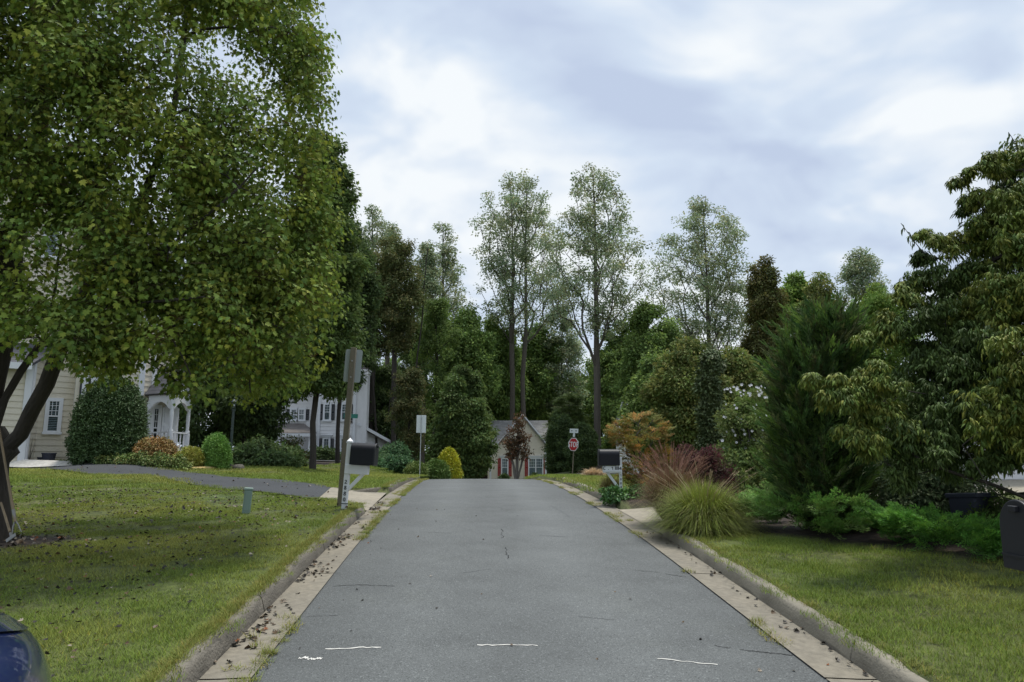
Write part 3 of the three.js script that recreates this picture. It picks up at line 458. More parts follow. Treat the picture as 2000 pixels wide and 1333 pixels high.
// a bush made of rounded lobes; lobes are [px, py, D, radius, ySquash?] pixels of the photograph
function bush(name, label, category, lobes, o) {
  const r = rng(o.seed), pts = lobes.map(([px, py, D, R, sq, w, pal]) => ({ p: P(px, py, D), r: R, sq, w, pal: pal && PAL[pal] })), cx = pts.reduce((a, q) => a + q.p.x, 0) / pts.length, cz = pts.reduce((a, q) => a + q.p.z, 0) / pts.length, base = V3(o.root ? o.root[0] : cx, 0, o.root ? -o.root[1] : cz);
  base.y = gh(base.x, -base.z) - 0.05; const g = thing(name, label, category, base, 0, o.group), tg = [];
  for (const q of pts) { const n = Math.max(3, Math.round((o.dense ?? 60) * q.r * q.r * (q.w ?? 1))); for (let i = 0; i < n; i++) { const a = r() * 2 * Math.PI, z = r() * 2 - 1, c = Math.sqrt(1 - z * z), m = q.r * Math.pow(r(), o.shellT ?? 0.3) * 0.86; const p = q.p.clone().add(V3(Math.cos(a) * c * m, z * m * (q.sq ?? 1), Math.sin(a) * c * m)); if (o.hug) p.y = gh(p.x, -p.z) + o.hug * (0.25 + 0.75 * r()) * (0.6 + 0.8 * noise2(p.x * 2.3, p.z * 2.3, o.seed)); if (p.y < gh(p.x, -p.z) + 0.02) continue; tg.push({ p: p.sub(base), r: (o.cr ?? 0.35) * q.r, pal: q.pal }); } }
  if (o.stems !== null) part(o.stemName ?? 'stem', wood(r, o.stems ? o.stems.map((s) => ({ pts: s.map((p) => P(...p).sub(base)), w: 3, join: false })) : [{ pts: [V3(0, 0, 0), V3(0, 0.15, 0)], w: 1 }], tg.filter((_, i) => i % (o.thin ?? 1) === 0), o.tip ?? 0.006, o.rb ?? 0.05, { rise: o.rise ?? 0.5, step: o.step ?? 0.25, bow: o.bow ?? -0.05, flare: o.flare, pow: o.pow }), o.bark ?? M.barkDark, g);
  crown(g, o.leafName ?? 'foliage', r, tg, { geos: o.geos, pal: o.pal, k: o.k, per: o.per, scale: o.scale, shell: 0.5, flat: o.flat ?? 0.8, aim: o.aim, lift: o.lift, mat: o.mat, centre: o.aim === 'out' ? V3(0, -0.5, 0) : undefined, clip: (p) => p.y + base.y > gh(p.x + base.x, -(p.z + base.z)) + 0.01 });
  return g;
}
// clipped shrub: leaves on the surface of a rounded body with twigs inside. (px left, right, top, bottom, D)
function clipped(name, label, x0, x1, y0, y1, D, o) {
  const r = rng(o.seed), c = P((x0 + x1) / 2, y1, D), rx = (x1 - x0) / 2 * D / FOC, H = P((x0 + x1) / 2, y0, D).y - c.y, base = V3(c.x, Math.min(c.y, gh(c.x, D) + 0.05) - 0.05, c.z), top = H + c.y - base.y, g = thing(name, label, o.category ?? 'shrub', base, 0, o.group), tg = [];
  const n = Math.round((o.n ?? 260) * (0.4 + rx * rx + rx * top * 0.5));
  for (let i = 0; i < n; i++) { const h = Math.pow(r(), 0.9), a = r() * 2 * Math.PI, R = rx * o.prof(h) * (1 - 0.3 * r() * r()) * (0.94 + 0.12 * noise2(Math.cos(a) * 2 + 9, h * 4 + Math.sin(a) * 2, o.seed)); tg.push({ p: V3(Math.cos(a) * R, 0.06 + h * (top - 0.08), Math.sin(a) * R * (o.deep ?? 0.9)), r: o.cr ?? 0.1 }); }
  part('stem', wood(r, [{ pts: [V3(0, 0, 0), V3(0, top * 0.25, 0)], w: 2 }], tg.filter((_, i) => i % 4 === 0), 0.006, 0.05, { rise: 0.4, step: 0.3 }), M.barkDark, g);
  if (o.core !== false) { const pts = []; for (let k = 0; k <= 12; k++) { const h = k / 12; pts.push(new THREE.Vector2(Math.max(0.001, rx * 0.74 * o.prof(h)), 0.05 + h * (top - 0.12) * 0.93)); } const lg = new THREE.LatheGeometry(pts, 14); lg.scale(1, 1, o.deep ?? 0.9); part('inner_twigs', lg, o.coreMat ?? M.twigs, g); }
  crown(g, 'foliage', r, tg, { geos: o.geos ?? S.tiny, pal: o.pal, per: o.per ?? 3, scale: o.scale ?? 1, shell: 0.5, flat: 1, mat: o.mat ?? M.gloss, aim: o.aim });
  return g;
}
M.twigs = std(0.028, 0.03, 0.016, 1);
const dome = (h) => Math.sqrt(clamp01(1 - Math.pow(h, 2.6))) * (0.9 + 0.1 * Math.min(1, h * 4)), egg = (h) => Math.pow(clamp01(1 - Math.pow(h, 2.0)), 0.62) * (0.82 + 0.18 * Math.min(1, h * 5)), ball = (h) => Math.sqrt(clamp01(1 - Math.pow(2 * h - 0.85, 2) / 1.33));
M.twigsGold = std(0.12, 0.12, 0.02, 1);
M.leafSheen = new THREE.MeshPhysicalMaterial({ color: 0xffffff, roughness: 0.6, transmission: 0.2, vertexColors: true, side: THREE.DoubleSide, specularIntensity: 0.4 });
M.plume = std(0.42, 0.33, 0.2, 0.95, { side: THREE.DoubleSide }); M.plumeRed = std(0.3, 0.16, 0.11, 0.95, { side: THREE.DoubleSide });

// ---------------------------------------------------------------- houses
// a wall between two ground points: local x along it, y up, z outwards (towards the viewer's side)
class Wall {
  constructor(house, A, B, y0, outline, mats, bh = 0.2, name = 'wall') {
    this.A = A.clone(); this.A.y = y0; this.L = Math.hypot(B.x - A.x, B.z - A.z); this.dir = V3(B.x - A.x, 0, B.z - A.z).normalize(); this.n = V3(-this.dir.z, 0, this.dir.x); this.house = house;
    const sh = new THREE.Shape(outline(this).map((p) => new THREE.Vector2(...p))), poly = outline(this);
    this.m = part(name, place(new THREE.ExtrudeGeometry(sh, { depth: 0.15, bevelEnabled: false }), 0, 0, -0.17), mats, house); this.m.position.copy(this.A).sub(house.position); this.m.rotation.y = Math.atan2(-this.dir.z, this.dir.x);
    const ys = poly.map((p) => p[1]), lo = Math.min(...ys), hi = Math.max(...ys), geo = lapGeo(bh);
    for (let y = lo; y < hi - 0.03; y += bh) {
      const c = y + bh * 0.55, xs = []; for (let i = 0, j = poly.length - 1; i < poly.length; j = i++) { const [ax, ay] = poly[j], [cx, cy] = poly[i]; if ((ay > c) !== (cy > c)) xs.push(ax + (c - ay) / (cy - ay) * (cx - ax)); }
      xs.sort((p, q) => p - q); for (let k = 0; k + 1 < xs.length; k += 2) { if (xs[k + 1] - xs[k] < 0.05) continue; const bd = part('siding_board', geo, mats, this.m); bd.scale.x = xs[k + 1] - xs[k]; bd.position.set(xs[k], y, -0.018); }
    }
  }
  px(px, py) {   // where the sight line of a pixel meets this wall, in its own x, y
    const o = V3(0, EYE, 0), d = P(px, py, 1).sub(o), t = this.A.clone().sub(o).dot(this.n) / d.dot(this.n), q = o.addScaledVector(d, t).sub(this.A); return [q.dot(this.dir), q.y];
  }
  put(name, geos, mat, parent) { return part(name, geos, mat, parent ?? this.m); }
}
function lapGeo(h) { const s = new THREE.Shape([[0, 0], [0.03, 0], [0.012, h - 0.004], [0, h - 0.004]].map((p) => new THREE.Vector2(...p))); const g = new THREE.ExtrudeGeometry(s, { depth: 1, bevelEnabled: false }); g.applyMatrix4(new THREE.Matrix4().makeBasis(V3(0, 0, 1), V3(0, 1, 0), V3(1, 0, 0))); flip(g); return g; }
function flip(g) { const p = g.attributes.position.array, n = g.attributes.normal.array; for (let i = 0; i < p.length; i += 9) for (let k = 0; k < 3; k++) { let t = p[i + 3 + k]; p[i + 3 + k] = p[i + 6 + k]; p[i + 6 + k] = t; } g.computeVertexNormals(); return n; }
function windowAt(w, x0, x1, y0, y1, o = {}) {
  const W = x1 - x0, H = y1 - y0, cx = (x0 + x1) / 2, cy = (y0 + y1) / 2, f = o.frame ?? 0.07, z = 0.035;
  const win = w.put('window', [bx(W + 2 * f, f, 0.07, cx, y1 + f / 2, z), bx(W + 2 * f + 0.06, f, 0.1, cx, y0 - f / 2, z + 0.012), bx(f, H, 0.07, x0 - f / 2, cy, z), bx(f, H, 0.07, x1 + f / 2, cy, z)], M.white);
  part('backing', bx(W, H, 0.02, cx, cy, 0.02), o.back ?? M.dark, win);
  const cols = o.cols ?? 1; for (let c = 0; c < cols; c++) part('pane', bx(W / cols - 0.02, H - 0.01, 0.004, x0 + (c + 0.5) * W / cols, cy, 0.062), M.glass, win);
  part('sash', [bx(W, 0.045, 0.02, cx, cy, 0.069), bx(W, 0.035, 0.02, cx, y1 - 0.018, 0.069), bx(W, 0.04, 0.02, cx, y0 + 0.02, 0.069), bx(0.035, H - 0.08, 0.02, x0 + 0.018, cy, 0.068), bx(0.035, H - 0.08, 0.02, x1 - 0.018, cy, 0.068), ...(cols > 1 ? [bx(0.09, H - 0.08, 0.026, cx, cy, 0.068)] : [])], M.white, win);
  if (o.blind) { const s = []; for (let y = y0 + 0.04; y < y1 - 0.03; y += 0.055) s.push(bx(W - 0.04, 0.004, 0.03, cx, y, 0.042, 0.75)); part('blind', s, M.curtain, win); }
  if (o.muntins) { const s = []; for (let c = 0; c < cols; c++) { const a = x0 + c * W / cols, b = a + W / cols; for (let k = 1; k < o.muntins; k++) s.push(bx(0.016, H / 2 - 0.05, 0.01, lerp(a, b, k / o.muntins), cy + H / 4, 0.073)); for (let k = 1; k < 3; k++) s.push(bx(W / cols - 0.08, 0.016, 0.012, (a + b) / 2, cy + H / 2 * k / 3, 0.0735)); } part('muntin', s, M.white, win); }
  if (o.header) w.put('window_header', [bx(W + 0.34, 0.1, 0.1, cx, y1 + f + 0.06, 0.05), bx(W + 0.42, 0.035, 0.14, cx, y1 + f + 0.125, 0.06)], M.white);
  for (const s of o.shutters ?? []) { const sw = o.sw ?? W * 0.42, sx = s < 0 ? x0 - f - sw / 2 - 0.01 : x1 + f + sw / 2 + 0.01, gs = [bx(sw, 0.07, 0.035, sx, y1 - 0.035, 0.035), bx(sw, 0.07, 0.035, sx, y0 + 0.035, 0.035), bx(sw, 0.07, 0.035, sx, cy, 0.035), bx(0.05, H, 0.036, sx - sw / 2 + 0.025, cy, 0.035), bx(0.05, H, 0.036, sx + sw / 2 - 0.025, cy, 0.035)]; for (let y = y0 + 0.09; y < y1 - 0.07; y += 0.06) gs.push(bx(sw - 0.1, 0.045, 0.012, sx, y, 0.032, -0.4)); w.put('shutter', gs, o.sm ?? M.shutter); }
  return win;
}
function slab(p, th) {   // roof plane of four corners a b c d (counter-clockwise seen from above), uv in metres
  const b = new MB(), n = V3().subVectors(p[1], p[0]).cross(V3().subVectors(p[2], p[0])).normalize(), e = V3().subVectors(p[1], p[0]).normalize(), f = V3().crossVectors(n, e), q = p.map((v) => v.clone().addScaledVector(n, -th));
  const face = (vs, nn) => { const i = b.p.length / 3; vs.forEach((v) => b.v(v.x, v.y, v.z, nn.x, nn.y, nn.z, v.clone().sub(p[0]).dot(e), v.clone().sub(p[0]).dot(f))); for (let k = 1; k + 1 < vs.length; k++) b.i.push(i, i + k, i + k + 1); };
  face(p, n); face(q.slice().reverse(), n.clone().negate()); p.forEach((v, k) => { const j = (k + 1) % p.length, s = V3().subVectors(p[j], v).cross(n).normalize(); face([v, q[k], q[j], p[j]], s); }); return b.geo();
}
function beam(a, c, w, h) { const b = new MB(), d = V3().subVectors(c, a), g = new THREE.BoxGeometry(d.length(), h, w); g.applyMatrix4(new THREE.Matrix4().compose(a.clone().lerp(c, 0.5), new THREE.Quaternion().setFromUnitVectors(V3(1, 0, 0), d.normalize()), V3(1, 1, 1))); return g; }
const rect = (h) => (w) => [[0, 0], [w.L, 0], [w.L, h], [0, h]];

const BAL = bx(0.035, 0.66, 0.035); M.winBack = std(0.2, 0.22, 0.25, 0.6); M.carGlass = std(0.01, 0.012, 0.014, 0.05);
{ // ---- the beige house behind the maple
  const O = P(145, 890, 24); O.y = gh(O.x, 24) - 0.1;
  const h = thing('house', 'two-storey beige clapboard house with white corner boards behind the maple tree', 'house', O), y0 = O.y;
  const a = P(-70, 890, 21.4), b = P(46, 890, 22.4), c = P(66, 890, 23.3), d = P(146, 890, 24.1), d2 = P(146, 890, 23.75), e = P(270, 890, 25.2), f = P(283, 890, 25.5), k = P(326, 890, 26.4), wingTop = P(30, 705, 22.2).y - y0, high = P(150, 470, 24).y - y0, peak = P(60, 330, 24).y - y0;
  const W1 = new Wall(h, a, b, y0, rect(wingTop), M.beige, 0.19), R1 = new Wall(h, b, c, y0, rect(wingTop), M.beige, 0.19);
  const WA = new Wall(h, c, d, y0, (w) => [[-1.2, 0], [w.L, 0], [w.L, high], [-0.6, peak], [-2.6, high + 0.6], [-2.6, wingTop + 0.5], [-1.2, wingTop + 0.5]], M.beige, 0.19), RA = new Wall(h, d2, d, y0, rect(high), M.beige, 0.19);
  const WB = new Wall(h, d2, e, y0, rect(high * 0.93), M.beige, 0.19), WC = new Wall(h, e, f, y0, rect(high * 0.8), M.beige, 0.19), WD = new Wall(h, f, k, y0, rect(high * 0.8), M.beige, 0.19);
  for (const [w, x, top, dz] of [[W1, W1.L - 0.08, wingTop, 0.03], [R1, 0.1, wingTop, 0.031], [WA, WA.L - 0.1, high, 0.03], [WB, 0.09, high * 0.93, 0.034], [WB, WB.L - 0.1, high * 0.93, 0.03], [WD, 0.1, high * 0.8, 0.03]]) w.put('corner_board', bx(0.18, top, 0.05, x, top / 2, dz), M.trim);
  const wr = (w, x0, x1, t, bb, o) => { const p = w.px(x0, bb), q = w.px(x1, t); return windowAt(w, p[0], q[0], p[1], q[1], o); };
  wr(WA, 88, 117, 783, 844, { blind: true, muntins: 3, frame: 0.08 });
  wr(WB, 171, 190, 742, 852, { shutters: [-1], sw: 0.3, blind: true, muntins: 2, header: true });
  wr(WA, 84, 116, 430, 500, { blind: true, frame: 0.08 });
  wr(WB, 178, 215, 510, 590, { shutters: [-1, 1], sw: 0.25, blind: true });
  const L = (p, y) => V3(p.x - O.x, y, p.z - O.z), back = V3(-1.5, 0, -6);
  part('roof', slab([L(a, wingTop - 0.1).add(V3(-0.2, 0, 0.4)), L(b, wingTop - 0.1).add(V3(0.25, 0, 0.4)), L(b, wingTop + 1.1).add(V3(0.1, 0, -1.9)), L(a, wingTop + 1.1).add(V3(-0.2, 0, -1.9))], 0.1), M.roofDark, h);
  part('fascia', beam(L(a, wingTop - 0.2).add(V3(-0.2, 0, 0.42)), L(b, wingTop - 0.2).add(V3(0.25, 0, 0.42)), 0.05, 0.2), M.trim, h);
  part('roof', slab([L(d, high).add(V3(0.3, 0, 0.45)), L(d, high).add(V3(0.3, 0, -7)), L(c, peak).add(V3(-0.6, 0, -7)), L(c, peak).add(V3(-0.6, 0, 0.45))], 0.14), M.roofDark, h);
  part('roof', slab([L(d2, high * 0.93).add(V3(-0.1, 0, 0.5)), L(e, high * 0.93).add(V3(0.5, 0, 0.5)), L(e, high * 1.15).add(V3(-0.2, 0, -4)), L(d2, high * 1.15).add(V3(-0.1, 0, -4))], 0.14), M.roofDark, h);
  // porch: posts, arched beams, pediment, roof, railing, door
  const C0 = P(284, 890, 25.3), C1 = P(329, 890, 24.6), C2 = P(362, 890, 26.3), C3 = P(333, 890, 26.9), deck = y0 + 0.25, post = P(329, 782, 24.6).y - deck;
  part('porch_floor', (() => { const q = [C1, C2, C3, C0].map((p) => L(p, deck - y0)); return slab(q, 0.22); })(), M.trim, h);
  const prof = [[0.001, 0], [0.09, 0], [0.09, 0.75], [0.07, 0.8], [0.085, 0.84], [0.05, 0.9], [0.065, 1.3], [0.06, 1.7], [0.045, post - 0.35], [0.075, post - 0.3], [0.05, post - 0.25], [0.085, post - 0.2], [0.085, post]].map((p) => new THREE.Vector2(...p));
  for (const C of [C0, C1, C2]) { const q = part('porch_post', new THREE.LatheGeometry(prof, 10), M.white, h); q.position.copy(L(C, deck - y0)); }
  const arch = (p, q) => { const Lh = Math.hypot(q.x - p.x, q.z - p.z), s = new THREE.Shape(); s.moveTo(0, 0); s.lineTo(0.12, 0); s.quadraticCurveTo(Lh / 2, 0.5, Lh - 0.12, 0); s.lineTo(Lh, 0); s.lineTo(Lh, 0.62); s.lineTo(0, 0.62); const g = new THREE.ExtrudeGeometry(s, { depth: 0.1, bevelEnabled: false, curveSegments: 10 }); const m = part('arched_beam', place(g, 0, 0, -0.05), M.white, h); m.position.copy(L(p, deck - y0 + post - 0.28)); m.rotation.y = Math.atan2(-(q.z - p.z), q.x - p.x); };
  arch(C0, C1); arch(C1, C2);
  const top = deck - y0 + post + 0.34, pk = P(354, 716, 25.5).y - y0, m1 = L(C1, top).lerp(L(C2, top), 0.5), m0 = L(C0, top).lerp(L(C3, top), 0.5), out = V3().subVectors(m1, m0).normalize();
  part('pediment', (() => { const b2 = new MB(), A = L(C1, top), B = L(C2, top), T = m1.clone().setY(pk), i = out.clone().multiplyScalar(0.08); b2.tri(A.clone().add(i), B.clone().add(i), T.clone().add(i)); b2.tri(A, T, B); b2.quad(A, A.clone().add(i), T.clone().add(i), T); b2.quad(T, T.clone().add(i), B.clone().add(i), B); return b2.geo(); })(), M.white, h);
  const T1 = m1.clone().setY(pk + 0.05).addScaledVector(out, 0.25), T0 = m0.clone().setY(pk + 0.05).addScaledVector(out, -0.8), eo = V3().subVectors(L(C1, 0), L(C2, 0)).normalize().multiplyScalar(0.22);
  part('porch_roof', slab([L(C0, top - 0.1).add(eo).addScaledVector(out, -0.4), L(C1, top - 0.1).add(eo).addScaledVector(out, 0.25), T1, T0], 0.07), M.roofDark, h);
  part('porch_roof', slab([T0, T1, L(C2, top - 0.1).sub(eo).addScaledVector(out, 0.25), L(C3, top - 0.1).sub(eo).addScaledVector(out, -0.4)], 0.07), M.roofDark, h);
  for (const [p, q] of [[C0, C1], [C1, C2]]) { const n = Math.round(Math.hypot(q.x - p.x, q.z - p.z) / 0.34); part('railing', [beam(L(p, deck - y0 + 0.78), L(q, deck - y0 + 0.78), 0.07, 0.05), beam(L(p, deck - y0 + 0.1), L(q, deck - y0 + 0.1), 0.05, 0.05)], M.white, h); for (let i = 1; i < n; i++) { const s = L(p, deck - y0 + 0.44).lerp(L(q, deck - y0 + 0.44), i / n); const bl = part('baluster', BAL, M.white, h); bl.position.copy(s); } }
  { const p = WD.px(292, 875), q = WD.px(308, 798); windowAt(WD, p[0], q[0], p[1], q[1], { muntins: 2, frame: 0.12 }); const dr = WD.put('door', bx(0.75, q[1] - p[1] + 0.1, 0.05, q[0] + 0.55, (p[1] + q[1]) / 2, 0.03), M.white); part('door_panel', [bx(0.24, 0.55, 0.02, q[0] + 0.38, p[1] + 0.5, 0.06), bx(0.24, 0.55, 0.02, q[0] + 0.72, p[1] + 0.5, 0.06), bx(0.24, 0.6, 0.02, q[0] + 0.38, p[1] + 1.2, 0.06), bx(0.24, 0.6, 0.02, q[0] + 0.72, p[1] + 1.2, 0.06)], M.trim, dr); }
  shade(h);
}
{ // ---- the white house further back on the left
  const O = P(620, 893, 46); O.y = gh(O.x, 46) - 0.3; const y0 = O.y;
  const h = thing('house', 'white two-storey house with dark shutters half hidden by trees behind the left lawn', 'house', O);
  const a = P(534, 893, 47.2), b = P(617, 893, 47.2), b2 = P(617, 893, 46), c = P(692, 893, 46), c2 = P(692, 893, 46.3), d = P(756, 893, 47.5), top = P(650, 742, 46).y - y0, L = (p, y) => V3(p.x - O.x, y, p.z - O.z);
  const WL = new Wall(h, a, b, y0, rect(top), M.whiteSiding, 0.22), RB = new Wall(h, b2, b, y0, rect(top), M.whiteSiding, 0.22), WM = new Wall(h, b2, c, y0, rect(top), M.whiteSiding, 0.22);
  const le = P(756, 868, 47.5).y - y0, lt = P(706, 838, 46.5).y - y0, WR = new Wall(h, c2, d, y0, (w) => [[0, 0], [w.L, 0], [w.L, le], [0, lt + 0.35]], M.whiteSiding, 0.22);
  const wr = (w, x0, x1, t, bb, o) => { const p = w.px(x0, bb), q = w.px(x1, t); return windowAt(w, p[0], q[0], p[1], q[1], o); }, so = { shutters: [-1, 1], sw: 0.2, blind: true, muntins: 2, frame: 0.09 };
  wr(WM, 633, 645, 790, 821, so); wr(WM, 667, 680, 790, 821, so); wr(WM, 631, 643, 857, 897, { ...so, header: true }); wr(WM, 665, 678, 857, 897, { ...so, header: true });
  wr(WL, 568, 580, 800, 821, so); wr(WL, 583, 595, 800, 821, { ...so, shutters: [1] });
  for (const [w, x] of [[WM, 0.09], [WM, WM.L - 0.09], [WL, 0.09], [WR, WR.L - 0.09]]) w.put('corner_board', bx(0.16, w === WR ? le : top, 0.05, x, (w === WR ? le : top) / 2, 0.035), M.trim);
  WR.put('rake_board', beam(V3(0, lt + 0.3, 0.45), V3(WR.L + 0.35, le - 0.02, 0.45), 0.04, 0.18), M.white);
  const rt = P(650, 690, 48).y - y0;
  part('roof', slab([L(a, top).add(V3(-0.4, 0, 0.5)), L(c, top).add(V3(0.4, 0, 0.6)), L(c, rt).add(V3(0.4, 0, -4)), L(a, rt).add(V3(-0.4, 0, -4))], 0.16), M.roofBrown, h);
  const pe = P(580, 846, 45).y - y0, pt = P(580, 832, 46).y - y0, p0 = P(536, 893, 44.6), p1 = P(616, 893, 44.6);
  part('porch_roof', slab([L(p0, pe), L(p1, pe), L(b, pt + 0.2).add(V3(-0.9, 0, 0)), L(a, pt + 0.2)], 0.12), M.roofBrown, h); part('fascia', beam(L(p0, pe - 0.14).add(V3(0, 0, 0.03)), L(p1, pe - 0.14).add(V3(0, 0, 0.03)), 0.06, 0.2), M.trim, h);
  for (const x of [545, 604]) { const q = part('porch_post', cyl(0.1, 0.09, pe - 0.1, 0, pe / 2 - 0.05, 0, 10), M.white, h); q.position.copy(L(P(x, 893, 44.8), 0)); }
  part('porch_door', bx(0.95, 2.0, 0.08, 2.9, 1.1, 0.04), M.door, WL.m);
  const ch = P(703, 893, 46.1), ct = P(703, 723, 46).y - y0, cw = 21 * 46 / FOC; part('chimney', [bx(cw, ct, 0.75, 0, ct / 2, -0.3), bx(cw + 0.1, 0.14, 0.85, 0, ct - 0.2, -0.3), bx(cw + 0.16, 0.1, 0.91, 0, ct - 0.02, -0.3)], M.whiteSiding, h).position.copy(L(ch, 0));
  part('roof', slab([L(d, le).add(V3(0.35, 0, 0.4)), L(d, le).add(V3(0.35, 0, -4)), L(c2, lt + 0.5).add(V3(-0.2, 0, -4)), L(c2, lt + 0.5).add(V3(-0.2, 0, 0.4))], 0.12), M.roofBrown, h);
  shade(h);
}
{ // ---- the small house with red shutters straight ahead
  const D = 55, O = P(1012, 938, D); O.y = -0.95; const y0 = O.y, h = thing('house', 'small tan house with red shutters and twin gables beyond the crest of the road', 'house', O);
  const a = P(956, 938, D), b = P(1068, 938, D), X = (px) => (px - 956) / 112 * Math.hypot(b.x - a.x, b.z - a.z), Y = (py) => P(1010, py, D).y - y0;
  const w = new Wall(h, a, b, y0, () => [[0, 0], [X(1068), 0], [X(1068), Y(869)], [X(1021), Y(813)], [X(996.5), Y(843)], [X(989), Y(850)], [X(964), Y(878)], [0, Y(884)]], M.tan, 0.24);
  w.put('corner_board', bx(0.14, Y(882), 0.05, 0.07, Y(882) / 2, 0.035), M.trim); w.put('corner_board', bx(0.14, Y(872), 0.05, w.L - 0.07, Y(872) / 2, 0.035), M.trim);
  const rk = (p, q) => w.put('rake_board', beam(V3(X(p[0]), Y(p[1]), 0.09), V3(X(q[0]), Y(q[1]), 0.09), 0.2, 0.16), M.white); rk([1021, 811], [1071, 872]); rk([1021, 811], [993, 844]); rk([990, 848], [962, 880]); rk([988, 849], [999, 861]);
  const wd = (x0, x1, o) => windowAt(w, X(x0), X(x1), Y(931), Y(896), o);
  wd(980, 991.5, { shutters: [-1, 1], sw: X(962) - X(956), sm: M.redShutter, muntins: 3, back: M.winBack, header: true, frame: 0.06 });
  wd(1033, 1060, { shutters: [-1, 1], sw: X(962) - X(956), sm: M.redShutter, muntins: 3, cols: 2, back: M.winBack, header: true, frame: 0.06 });
  const e0 = w.m.position.clone(), R = (px, py, z) => V3(e0.x + X(px), Y(py), e0.z + z);
  const ry = 816, eav = 876; part('roof', slab([R(953, eav, -0.9), R(1080, eav, -0.9), R(1077, ry, -5), R(953, ry, -5)], 0.15), M.roofGrey, h);
  part('roof', slab([R(1080, eav, -9), R(953, eav, -9), R(953, ry, -5), R(1077, ry, -5)], 0.15), M.roofGrey, h);
  part('gable_roof', slab([R(1070, 871.5, 0.2), R(1070, 871.5, -3), R(1021, 811, -5), R(1021, 811, 0.2)], 0.1), M.roofGrey, h); part('gable_roof', slab([R(1021, 811, 0.2), R(1021, 811, -5), R(992, 846, -3), R(992, 846, 0.2)], 0.1), M.roofGrey, h);
  part('gable_roof', slab([R(989, 848, 0.2), R(989, 848, -3), R(961, 881, -3), R(961, 881, 0.2)], 0.1), M.roofGrey, h);
  const g = part('porch', [bx(1.5, 0.2, 2, X(944), Y(899), -1), bx(0.14, Y(900), 0.14, X(937), Y(900) / 2, 0), bx(0.2, Y(898), 0.2, X(955), Y(898) / 2, -0.1)], M.tan, h); g.position.copy(e0); const dr = part('door', bx(0.8, Y(908), 0.06, X(948), Y(908) / 2, -1.9), M.door, h); dr.position.copy(e0);
  const bw = part('wall', bx(2.6, Y(880), 0.2, X(930), Y(880) / 2, -2.1), M.tan, h); bw.position.copy(e0);
  shade(h);
}
{ // ---- pale house behind the dogwood on the right
  const A = P(1880, 1000, 15), B = P(2320, 1000, 13), O = A.clone(); O.y = gh(O.x, 15) - 0.1; const h = thing('house', 'white clapboard house glimpsed through the dogwood branches on the right', 'house', O), y0 = O.y;
  const w = new Wall(h, A, B, y0, rect(2.5), M.whiteSiding, 0.2); w.put('corner_board', bx(0.16, 2.5, 0.05, 0.08, 1.25, 0.035), M.trim); windowAt(w, 1.6, 2.5, 0.95, 2.3, { blind: true, shutters: [-1, 1], sw: 0.32, header: true });
  const q = (x, y, z) => w.dir.clone().multiplyScalar(x).addScaledVector(w.n, z).setY(y);
  part('roof', slab([q(-0.3, 2.45, 0.45), q(w.L + 0.3, 2.45, 0.45), q(w.L + 0.3, 3.6, -3.5), q(-0.3, 3.6, -3.5)], 0.14), M.roofDark, h); part('fascia', beam(q(-0.3, 2.35, 0.47), q(w.L + 0.3, 2.35, 0.47), 0.05, 0.2), M.trim, h);
  shade(h);
  const A2 = P(1204, 885, 38), B2 = P(1262, 885, 37.6), O2 = A2.clone(); O2.y = gh(O2.x, 38) - 0.2; const h2 = thing('house', 'white gabled house end showing between tall trees above the orange shrub', 'house', O2), T = P(1219, 786, 38.5).y - O2.y;
  const w2 = new Wall(h2, A2, B2, O2.y, (s) => [[0, 0], [s.L, 0], [s.L, T * 0.62], [s.L * 0.3, T], [0, T * 0.66]], M.whiteSiding, 0.22); w2.put('corner_board', bx(0.14, T * 0.64, 0.05, 0.07, T * 0.32, 0.035), M.trim); w2.put('rake_board', beam(V3(0, T * 0.66, 0.08), V3(w2.L * 0.3, T, 0.08), 0.2, 0.14), M.white); w2.put('rake_board', beam(V3(w2.L * 0.3, T, 0.08), V3(w2.L, T * 0.62, 0.08), 0.2, 0.14), M.white); windowAt(w2, w2.L * 0.45, w2.L * 0.68, 1.0, 2.4, { muntins: 2 });
  const q2 = (x, y, z) => w2.dir.clone().multiplyScalar(x).addScaledVector(w2.n, z).setY(y); part('roof', slab([q2(w2.L * 0.3, T + 0.06, 0.2), q2(w2.L * 0.3, T + 0.06, -7), q2(-0.2, T * 0.63, -7), q2(-0.2, T * 0.63, 0.2)], 0.12), M.roofGrey, h2); part('roof', slab([q2(w2.L * 0.3, T + 0.06, -7), q2(w2.L * 0.3, T + 0.06, 0.2), q2(w2.L + 0.2, T * 0.6, 0.2), q2(w2.L + 0.2, T * 0.6, -7)], 0.12), M.roofGrey, h2);
  shade(h2);
}

